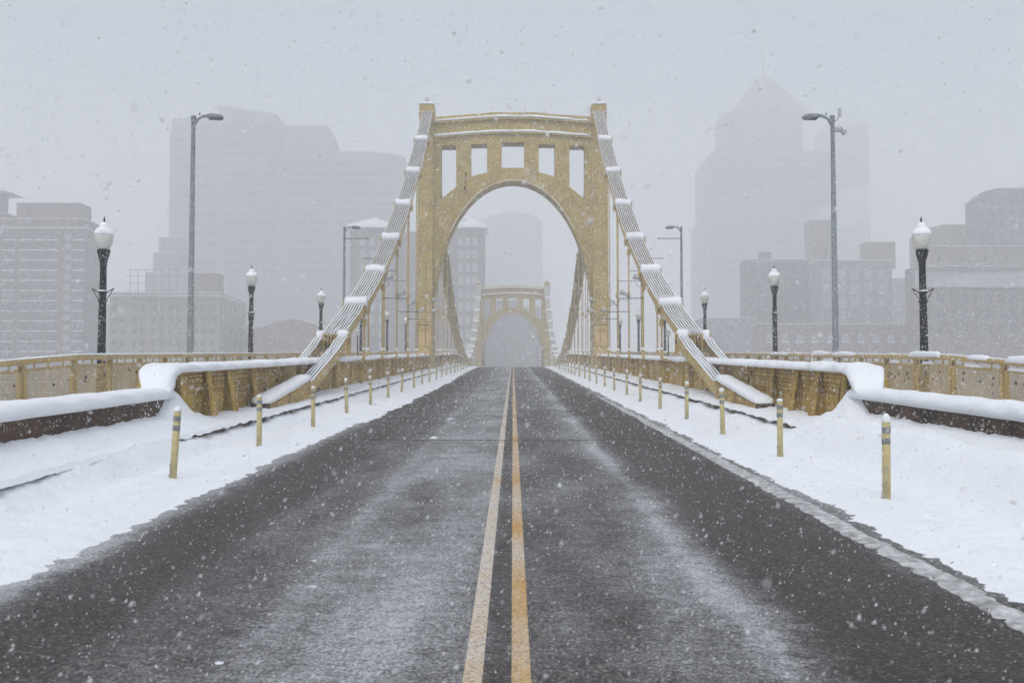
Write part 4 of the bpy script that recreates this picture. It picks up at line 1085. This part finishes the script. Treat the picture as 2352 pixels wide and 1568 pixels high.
# ------------------------------------------------------------------ the city across the river
def wallmat(name, col): return mat(name, col, .85, var=.25, scale=.25)
M['brick_red'] = wallmat('red_brick', (.20, .135, .13)); M['brick_dark'] = wallmat('dark_brick', (.15, .12, .12))
M['tan'] = wallmat('tan_brick', (.30, .26, .20)); M['grey'] = wallmat('grey_stone', (.26, .265, .27)); M['greyd'] = wallmat('dark_glass_tower', (.21, .225, .24))
M['bluegrey'] = wallmat('blue_grey_panels', (.21, .235, .255)); M['pink'] = wallmat('pale_red_brick', (.25, .185, .18)); M['white_stone'] = wallmat('white_stone', (.55, .55, .55))
GZ = -.5
def bx(Y, x0, x1, yt): 
    a, b = px(x0, yt, Y), px(x1, yt, Y); return a.x, b.x, a.z
class Bld:
    def __init__(s, name, label, Y, cx, group='city buildings fading into the falling snow'):
        s.Y = Y; c = px(cx, 840, Y); s.root = empty(name, (c.x, Y, GZ)); s.o = -Vector(s.root.location)
        tag(s.root, label, 'building', group)
        s.win = {}
    def part(s, mb, name, m, smooth=False): o = mb.build(name, m, s.root, smooth); o.location = s.o; return o
    def block(s, x0, x1, yt, depth, m, dy=0, z0=GZ, name='wall', snow=True):
        X0, X1, Z = bx(s.Y + dy, x0, x1, yt)
        s.part(MB().box(X0, X1, s.Y + dy, s.Y + dy + depth, z0, Z), name, m)
        if snow: s.part(MB().box(X0 - .2, X1 + .2, s.Y + dy - .2, s.Y + dy + depth, Z + .002, Z + .15), 'roof', M['snow'])
        return X0, X1, Z
    def windows(s, X0, X1, cols, zs, w, h, m='glass', y=None, sill=False, side=None, depth=None):
        key = (w, h, m, side)
        for z in zs:
            for c in cols:
                t = X0 + (X1 - X0) * c if side is None else X0
                yy_ = (s.Y if y is None else y) if side is None else s.Y + depth * c
                if key not in s.win:
                    mb = MB()
                    if side is None:
                        mb.box(-w / 2, w / 2, -.06, .1, 0, h); 
                        if sill: mb.box(-w / 2 - .15, w / 2 + .15, -.3, .1, -.25, -.001)
                    else: mb.box(-.06, .06, -w / 2, w / 2, 0, h)
                    o = mb.build('window', M[m], s.root); s.win[key] = o
                    if sill:
                        o.data.materials.append(M['snow'])
                        for p in o.data.polygons[6:]: p.material_index = 1
                    o.location = Vector((t, yy_, z)) + s.o
                else: inst(s.win[key], s.root, Vector((t, yy_, z)) + s.o)
def lin(a, b, n): return [a + (b - a) * (i + .5) / n for i in range(n)]

# brick apartment tower at the left edge
b = Bld('apartment_tower', 'red brick apartment tower with rows of windows at the far left edge', 330, 100)
X0, X1, Z = b.block(-150, 194, 503, 13, M['brick_red'])
b.block(38, 184, 466, 9, M['pink'], 3, z0=Z, name='penthouse'); b.block(-60, 16, 490, 9, M['brick_red'], 2, z0=Z, name='penthouse')
xa, xb, z3 = bx(333, -40, 30, 444); b.part(MB().box(xa + 3, xb - 4, 334, 339, Z, z3 + .3).add([(xa, 332, z3), (xb, 332, z3), (xb, 341, z3), (xa, 341, z3), ((xa + xb) / 2, 336, z3 + 1.6)], [(0, 1, 4), (1, 2, 4), (2, 3, 4), (3, 0, 4), (3, 2, 1, 0)]), 'roof_pavilion', M['grey'])
b.part(MB().box(X0 - .1, X1 + .5, 329.4, 343.4, Z - 2.8, Z - 2.3), 'cornice', M['white_stone'])
px0, px1 = px(0, 600, 330).x, px(194, 600, 330).x
zs_ = [Z - 6 - 2.95 * i for i in range(16)]
b.windows(px0, px1, [.10, .30, .46, .62, .93], zs_, 3.0, 1.6, 'greyd' if 0 else 'glass', sill=True)
b.windows(px0, px1, [.80], zs_[::1], 1.9, 1.7, 'blind')
b.windows(X1 + .03, X1, [.25, .6], zs_, 2.2, 1.6, 'glass', side='r', depth=13)

# tan building with a grid of paired windows and a sign frame on its roof
b = Bld('tan_office_building', 'tan office building with paired windows and lattice sign frame on its roof', 322, 380)
X0, X1, Z = b.block(252, 505, 672, 31, M['tan'])
b.part(MB().box(X0 - .5, X1 + .5, 321.2, 353.4, Z - 1.2, Z - .6), 'cornice', M['white_stone'])
b.block(447, 500, 627, 7, M['pink'], 2, z0=Z, name='penthouse')
zs_ = [Z - 5.3 - 3.28 * i for i in range(8)]
b.windows(X0, X1, [.05, .12, .23, .30, .40, .475, .56, .63, .78, .85, .94], zs_, 1.25, 1.9)
b.windows(X1 + .03, X1, [.08, .22, .36, .50, .64, .78, .92], zs_, 1.4, 1.9, side='r', depth=31)
fr = MB(); xa, xb, zt = bx(324, 290, 416, 618)
for t in lin(0, 1, 7): fr.box(xa + (xb - xa) * t - .08, xa + (xb - xa) * t + .08, 324, 324.2, Z, zt)
for t in (.12, .42, .72, .98): fr.box(xa, xb, 323.85, 324.05, Z + (zt - Z) * t - .07, Z + (zt - Z) * t + .07)
b.part(fr, 'sign_frame', M['bluegrey'])

b = Bld('stepped_tower', 'faint stepped tower rising behind the tan office building', 440, 380)
b.block(335, 440, 625, 18, M['grey']); b.block(352, 425, 580, 12, M['grey'], 2); b.block(365, 418, 545, 8, M['grey'], 4)

b = Bld('slab_skyscraper', 'tall pale slab skyscraper with slanting top, largest on the left', 560, 500)
X0, X1, Z = b.block(391, 630, 300, 34, M['greyd'], snow=False)
xa, xb, z1 = bx(562, 396, 470, 272); xm, xe, z2 = bx(562, 500, 633, 242); z3 = px(633, 262, 562).z
b.part(MB().hexa([(X0 + .3, 562, Z), (X1, 562, Z), (X1, 590, Z), (X0 + .3, 590, Z), (X0 + .3, 562, z1), (xm, 562, z1 + 1), (xm, 590, z1 + 1), (X0 + .3, 590, z1)]).hexa([(xm, 561.5, Z), (X1 + .3, 561.5, Z), (X1 + .3, 591, Z), (xm, 591, Z), (xm, 561.5, z2), (X1 + .3, 561.5, z3), (X1 + .3, 591, z3), (xm, 591, z2)]), 'upper_wall', M['greyd'])

b = Bld('bank_tower', 'faint high rise with chamfered top beside the slab skyscraper', 545, 800)
X0, X1, Z = b.block(632, 930, 362, 30, M['bluegrey'], snow=False)
xa, xb, z1 = bx(546, 651, 765, 288); x2 = px(752, 288, 546).x; zc = px(765, 320, 546).z
b.part(MB().prism([(xa, 546, Z), (xb, 546, Z), (xb, 546, zc), (x2, 546, z1), (xa, 546, z1)], (0, 22, 0)), 'upper_wall', M['bluegrey'])
xa, xb, z2 = bx(546, 765, 925, 347); 
b.part(MB().prism([(xa, 547, Z), (xb, 547, Z), (xb, 547, Z + 1), (xb - 6, 547, z2 - 1), (xb - 16, 547, z2), (xa, 547, z2)], (0, 25, 0)), 'upper_wall', M['bluegrey'])

b = Bld('hall_building', 'low reddish hall with gently humped roof beside the second left lamp post', 335, 680)
pts = [px(x, y, 335) for x, y in ((560, 748), (600, 752), (640, 738), (680, 732), (720, 742), (745, 752), (830, 752))]
b.part(MB().prism([(pts[0].x, 335, GZ), (pts[-1].x, 335, GZ)] + [(p.x, 335, p.z) for p in reversed(pts)], (0, 30, 0)), 'wall', M['pink'])
b.part(MB().ridge([(p.x, 345, p.z - .1) for p in pts], 20, .35, n=5, jit=0, side=(0, 1, 0)), 'roof', M['snow'])

b = Bld('corner_tower_building', 'dark brick building with snowy pyramid roofs on its corner pavilions, behind the near tower', 365, 960)
X0, X1, Z = b.block(826, 1100, 532, 26, M['brick_dark'])
for xa_, xb_ in ((805, 905), (1038, 1112)):
    a, c, z = bx(363, xa_, xb_, 518)
    b.part(MB().box(a, c, 362.5, 378, GZ, z), 'pavilion', M['brick_dark'])
    pr = px((xa_ + xb_) / 2, 500, 370).z
    b.part(MB().box(a - 1.2, c + 1.2, 361.3, 379.2, z - .8, z).add([(a - 1.2, 361.3, z), (c + 1.2, 361.3, z), (c + 1.2, 379.2, z), (a - 1.2, 379.2, z), ((a + c) / 2, 370, pr)], [(0, 1, 4), (1, 2, 4), (2, 3, 4), (3, 0, 4)]), 'roof', M['snow'])
    zs_ = [z - 6.5 - 4.2 * i for i in range(11)]
    b.windows(a, c, [.28, .5, .72], zs_, 1.5, 2.6, 'blind', y=362.45)
    for q in (z - 9.6, z - 22, z - 34): b.part(MB().box(a - .3, c + .3, 362.2, 378.2, q, q + .5), 'string_course', M['grey'])

b = Bld('domed_block', 'very faint wide block with low domed top seen through the near arch', 760, 1180)
X0, X1, Z = b.block(1080, 1246, 505, 30, M['greyd'], snow=False)
pts = [px(x, y, 761) for x, y in ((1105, 506), (1130, 494), (1180, 486), (1225, 494), (1244, 506))]
b.part(MB().prism([(p.x, 761, p.z) for p in reversed(pts)], (0, 20, 0)), 'dome', M['greyd'])
# the street canyon behind the far tower
b = Bld('street_block', 'dim grey street block framed by the far arch, left of the street', 395, 1140); b.block(1080, 1192, 690, 60, M['greyd'], snow=False)
b = Bld('street_block', 'dim grey street block framed by the far arch, right of the street', 415, 1225); b.block(1186, 1262, 705, 60, M['greyd'], snow=False)

b = Bld('pyramid_skyscraper', 'tall skyscraper with glass pyramid top and mast, fading into cloud', 620, 1770)
X0, X1, Z = b.block(1636, 1912, 347, 60, M['bluegrey'], snow=False)
b.block(1622, 1920, 498, 54, M['bluegrey'], -2, snow=False, name='podium')
a, c, z1 = bx(622, 1668, 1852, 335); _, _, z2 = bx(622, 1668, 1852, 250)
o8 = [(a, 636), (a + 5, 624), (c - 3, 624), (c, 630), (c, 660), (c - 4, 666), (a + 5, 666), (a, 655)]
b.part(MB().prism([(x, y, Z - .5) for x, y in o8], (0, 0, z2 - Z + .5)), 'upper_wall', M['bluegrey'])
ap = px(1757, 158, 640); sh = px(1700, 250, 630).x; se = px(1852, 250, 630).x
b.part(MB().add([(sh - 5, 626, z2), (se, 626, z2), (se, 664, z2), (sh - 5, 664, z2), (ap.x, 645, ap.z)], [(0, 1, 4), (1, 2, 4), (2, 3, 4), (3, 0, 4)]), 'pyramid_roof', M['bluegrey'])
mt = px(1757, 70, 640).z
b.part(MB().tube([(ap.x, 645, ap.z - 2), (ap.x, 645, mt)], [.7, .3], 6), 'mast', M['steel'])
b.part(MB().box(px(1760, 588, 621).x, px(1850, 588, 621).x, 619.3, 619.9, px(1800, 580, 620).z, px(1800, 572, 620).z), 'ledge', M['white_stone'])

b = Bld('hazy_high_rise', 'barely visible high rise right of the pyramid skyscraper', 760, 1950); b.block(1905, 1995, 282, 40, M['greyd'], snow=False)

b = Bld('chimney_house', 'dim old building with rooftop chimney above the second right lamp post', 372, 1790)
X0, X1, Z = b.block(1712, 1868, 596, 9, M['brick_dark']); b.block(1746, 1772, 578, 3, M['brick_dark'], 4, z0=Z, name='chimney')
b.part(MB().box(X0 - .4, X1 + .4, 371.2, 372, Z - 1.2, Z - .4), 'cornice', M['grey'])
b.windows(X0, X1, lin(.05, .95, 6), [Z - 6 - 4 * i for i in range(4)], 1.5, 2.4, 'glass')
b = Bld('brown_block', 'small brown block beside the tall right street light, above the roofs', 420, 1885); b.block(1860, 1912, 506, 8, M['brick_red'], snow=False)
b = Bld('twin_loft_building', 'loft building with tall bright upper windows behind the tall right street light', 352, 1930)
X0, X1, Z = b.block(1876, 2048, 598, 9, M['grey']); b.block(1988, 2056, 556, 6, M['tan'], 3, z0=Z - 2, name='penthouse')
b.part(MB().box(X0 + 3, X0 + 3.6, 353, 353.6, Z, Z + 4.5), 'chimney', M['brick_dark'])
b.windows(X0, X1, lin(.03, .97, 5), [Z - 6 - 4.3 * i for i in range(3)], 2.6, 3.0, 'blind')
b = Bld('brick_warehouse', 'long pinkish brick warehouse behind the right railing', 322, 1900)
X0, X1, Z = b.block(1742, 2105, 744, 9, M['pink'])
b.windows(X0, X1, lin(.02, .98, 10), [Z - 5.0, Z - 10.0], 1.7, 2.2, 'blind', sill=True)
b = Bld('low_block', 'low pale block far behind the third right lamp post', 350, 1680); b.block(1610, 1738, 730, 20, M['grey'])

b = Bld('market_building', 'broad building with white cornice band and small attic windows at the right edge', 312, 2240)
X0, X1, Z = b.block(2104, 2520, 612, 9, M['pink'])
za, zb = px(2200, 660, 312).z, px(2200, 622, 312).z
b.part(MB().box(X0 - .5, X1, 311.1, 311.9, za, zb), 'white_band', M['white_stone'])
b.part(MB().box(X0 - .9, X1, 310.2, 312, zb, zb + .9), 'cornice', M['bluegrey'])
a_, c_, z_ = b.block(2126, 2500, 566, 6, M['tan'], 2, z0=Z, name='attic')
b.windows(a_, c_, [.08, .22, .36, .5], [Z + 1.6], .9, 1.7, 'glass', y=313.9)
b.windows(X0, X1, lin(.03, .97, 14), [za - 4.2 - 4.2 * i for i in range(3)], 1.8, 2.8, 'glass', sill=False)
b = Bld('domed_hall', 'faint hall with low curved roof behind the nearest right lamp post', 365, 2180)
pts = [px(x, y, 365) for x, y in ((2108, 540), (2130, 524), (2165, 516), (2245, 516))]
b.part(MB().prism([(pts[0].x, 365, GZ), (pts[-1].x, 365, GZ)] + [(p.x, 365, p.z) for p in reversed(pts)], (0, 8, 0)), 'wall', M['tan'])
b = Bld('corner_high_rise', 'dark high rise with chamfered corner at the far right edge', 345, 2330)
X0, X1, Z = bx(345, 2246, 2520, 432); zl = px(2240, 460, 345).z; xl = px(2238, 500, 345).x
b.part(MB().prism([(xl, 345, GZ), (X1, 345, GZ), (X1, 345, Z), (px(2290, 432, 345).x, 345, Z), (px(2262, 440, 345).x, 345, Z - 1), (xl, 345, zl)], (0, 7, 0)), 'wall', M['greyd'])
b.windows(xl, X1, lin(.02, .98, 12), [Z - 5 - 3.4 * i for i in range(6)], 1.6, 1.5, 'glass')
# blocks that close the view further back
for i, (x0, x1, yt, Y, lb) in enumerate(((180, 340, 700, 470, 'faint low block between the brick tower and the tan building'), (2040, 2140, 640, 430, 'faint low block left of the market building'))):
    b = Bld('low_block', lb, Y, (x0 + x1) / 2); b.block(x0, x1, yt, 30, M['grey'])

# faint storeys of the tallest towers
for nm, Y, x0, x1, ya, yb, n in (('slab_skyscraper', 559.6, 397, 500, 292, 640, 16), ('slab_skyscraper', 559.6, 512, 626, 282, 640, 16), ('bank_tower', 544.6, 660, 760, 372, 640, 12), ('bank_tower', 544.6, 775, 915, 372, 640, 12), ('pyramid_skyscraper', 619.6, 1645, 1760, 365, 480, 6), ('pyramid_skyscraper', 619.6, 1770, 1900, 365, 480, 6), ('pyramid_skyscraper', 617.6, 1632, 1760, 510, 680, 8), ('pyramid_skyscraper', 617.6, 1770, 1908, 510, 680, 8), ('hazy_high_rise', 759.6, 1912, 1988, 300, 480, 9)):
    root = bpy.data.objects[nm]
    for i in range(n):
        a_ = px(x0, ya + (yb - ya) * i / n, Y); c_ = px(x1, ya + (yb - ya) * (i + .45) / n, Y)
        o = MB().box(a_.x, c_.x, Y, Y + .3, c_.z, a_.z).build('window_band', M['glass'], root); o.location = -Vector(root.location)

# amber street lamp burning beyond the far arch
p = px(1225, 772, 312)
sl_ = empty('amber_street_lamp', (p.x + 1.2, 312, -.4)); tag(sl_, 'tiny amber street lamp glowing beyond the far arch', 'street lamp')
off = -Vector(sl_.location)
o = MB().tube([(p.x + 1.2, 312, -.4), (p.x + 1.2, 312, p.z + .1), (p.x + .8, 312, p.z + .35), (p.x, 312, p.z + .3)], .09, 6).build('pole', M['black'], sl_); o.location = off
em = bpy.data.materials.new('amber_lamp'); em.use_nodes = True
eb = em.node_tree.nodes['Principled BSDF']; eb.inputs['Emission Color'].default_value = (1, .42, .12, 1); eb.inputs['Emission Strength'].default_value = 7
o = MB().lathe([(.02, .2), (.15, .12), (.18, 0), (.1, -.12), (.02, -.15)], (p.x, 312, p.z), 8).build('lamp', em, sl_); o.location = off

# steam drifting from a roof on the right
def steam():
    bm = bmesh.new()
    bmesh.ops.create_icosphere(bm, subdivisions=4, radius=1.0)
    c = px(1990, 462, 430)
    for v in bm.verts:
        d = v.co.normalized(); g = 1 + .45 * mnoise.noise(d * 1.6 + Vector((3, 1, 7))) + .22 * mnoise.noise(d * 3.7)
        x, y, z = d.x * 19 * g, d.y * 9 * g, d.z * 6.5 * g
        v.co = (c.x + x, c.y + y, c.z + z + .28 * x)
    me = bpy.data.meshes.new('steam'); bm.to_mesh(me); bm.free()
    m = bpy.data.materials.new('steam'); m.use_nodes = True; t = m.node_tree; t.nodes.clear()
    o = t.nodes.new('ShaderNodeOutputMaterial'); v = t.nodes.new('ShaderNodeVolumePrincipled')
    v.inputs['Color'].default_value = (.99, .99, 1, 1); v.inputs['Density'].default_value = .05
    t.links.new(v.outputs['Volume'], o.inputs['Volume']); me.materials.append(m)
    ob = bpy.data.objects.new('steam', me); C.objects.link(ob)
    stuff(ob, 'pale steam plume drifting over the roofs right of the tall street light', 'steam')
steam()

# ------------------------------------------------------------------ falling snow: flakes in the air all round
def flakes(name, n, lo, hi, r0, r1, seed, power, label):
    rg = np.random.default_rng(seed)
    lo, hi = np.array(lo), np.array(hi)
    c = lo + (hi - lo) * rg.random((n, 3))
    rz = np.array([road(v) for v in c[:, 1]])
    c[:, 2] += rz
    r = r0 + (r1 - r0) * rg.random(n) ** power
    base = np.array([(.94, 0, -.33), (-.47, .82, -.33), (-.47, -.82, -.33), (0, 0, 1)], float)
    v = base[None] * r[:, None, None] * (0.7 + .8 * rg.random((n, 4, 1)))
    a1 = rg.random(n) * 6.283; ca, sa = np.cos(a1)[:, None], np.sin(a1)[:, None]
    v = np.stack([v[:, :, 0] * ca - v[:, :, 1] * sa, v[:, :, 0] * sa + v[:, :, 1] * ca, v[:, :, 2]], -1)
    tilt = rg.normal(.35, .3, n)[:, None]
    v[:, :, 2] *= 1.4
    v[:, :, 0] += v[:, :, 2] * tilt
    v += c[:, None, :]
    f = np.array([(0, 1, 3), (1, 2, 3), (2, 0, 3), (2, 1, 0)])
    fa = (f[None] + 4 * np.arange(n)[:, None, None]).reshape(-1)
    me = bpy.data.meshes.new(name)
    me.vertices.add(4 * n); me.vertices.foreach_set('co', v.reshape(-1))
    me.loops.add(len(fa)); me.loops.foreach_set('vertex_index', fa.astype(np.int32))
    me.polygons.add(4 * n); me.polygons.foreach_set('loop_start', np.arange(0, 12 * n, 3, dtype=np.int32)); 
    me.update(calc_edges=True); me.validate()
    me.materials.append(M['flake'])
    o = bpy.data.objects.new(name, me); C.objects.link(o)
    stuff(o, label, 'snowflakes')
flakes('falling_snow', 180, (-1.6, .75, .2), (1.6, 2.6, 3.4), .0022, .0048, 9, 1.5, 'few snowflakes in the air right before the viewer')
flakes('falling_snow', 140000, (-7.5, 1.8, -.1), (7.5, 16, 7.5), .0019, .0060, 1, 2.2, 'falling snowflakes in the air over the near road')
flakes('falling_snow', 270000, (-19, 16, .2), (19, 42, 15), .0045, .0105, 2, 1.8, 'falling snowflakes in the air over the start of the bridge')
flakes('falling_snow', 110000, (-40, 42, .5), (40, 125, 32), .010, .022, 3, 1.5, 'falling snowflakes in the distant air around the near tower')

# ------------------------------------------------------------------ haze: the snow filled air
hz = MB().box(-S - 50, S + 50, -650, 2 * S + 50, -14.8, 232).build('haze', None)
hm = bpy.data.materials.new('snow_haze'); hm.use_nodes = True
nt = hm.node_tree; nt.nodes.clear()
ho = nt.nodes.new('ShaderNodeOutputMaterial'); hv = nt.nodes.new('ShaderNodeVolumePrincipled')
hv.inputs['Color'].default_value = (.985, .99, .998, 1)
hv.inputs['Density'].default_value = 0.0028
hv.inputs['Anisotropy'].default_value = 0.0
nt.links.new(hv.outputs['Volume'], ho.inputs['Volume'])
hz.data.materials.append(hm)
stuff(hz, 'pale snow filled air fading the city', 'haze')
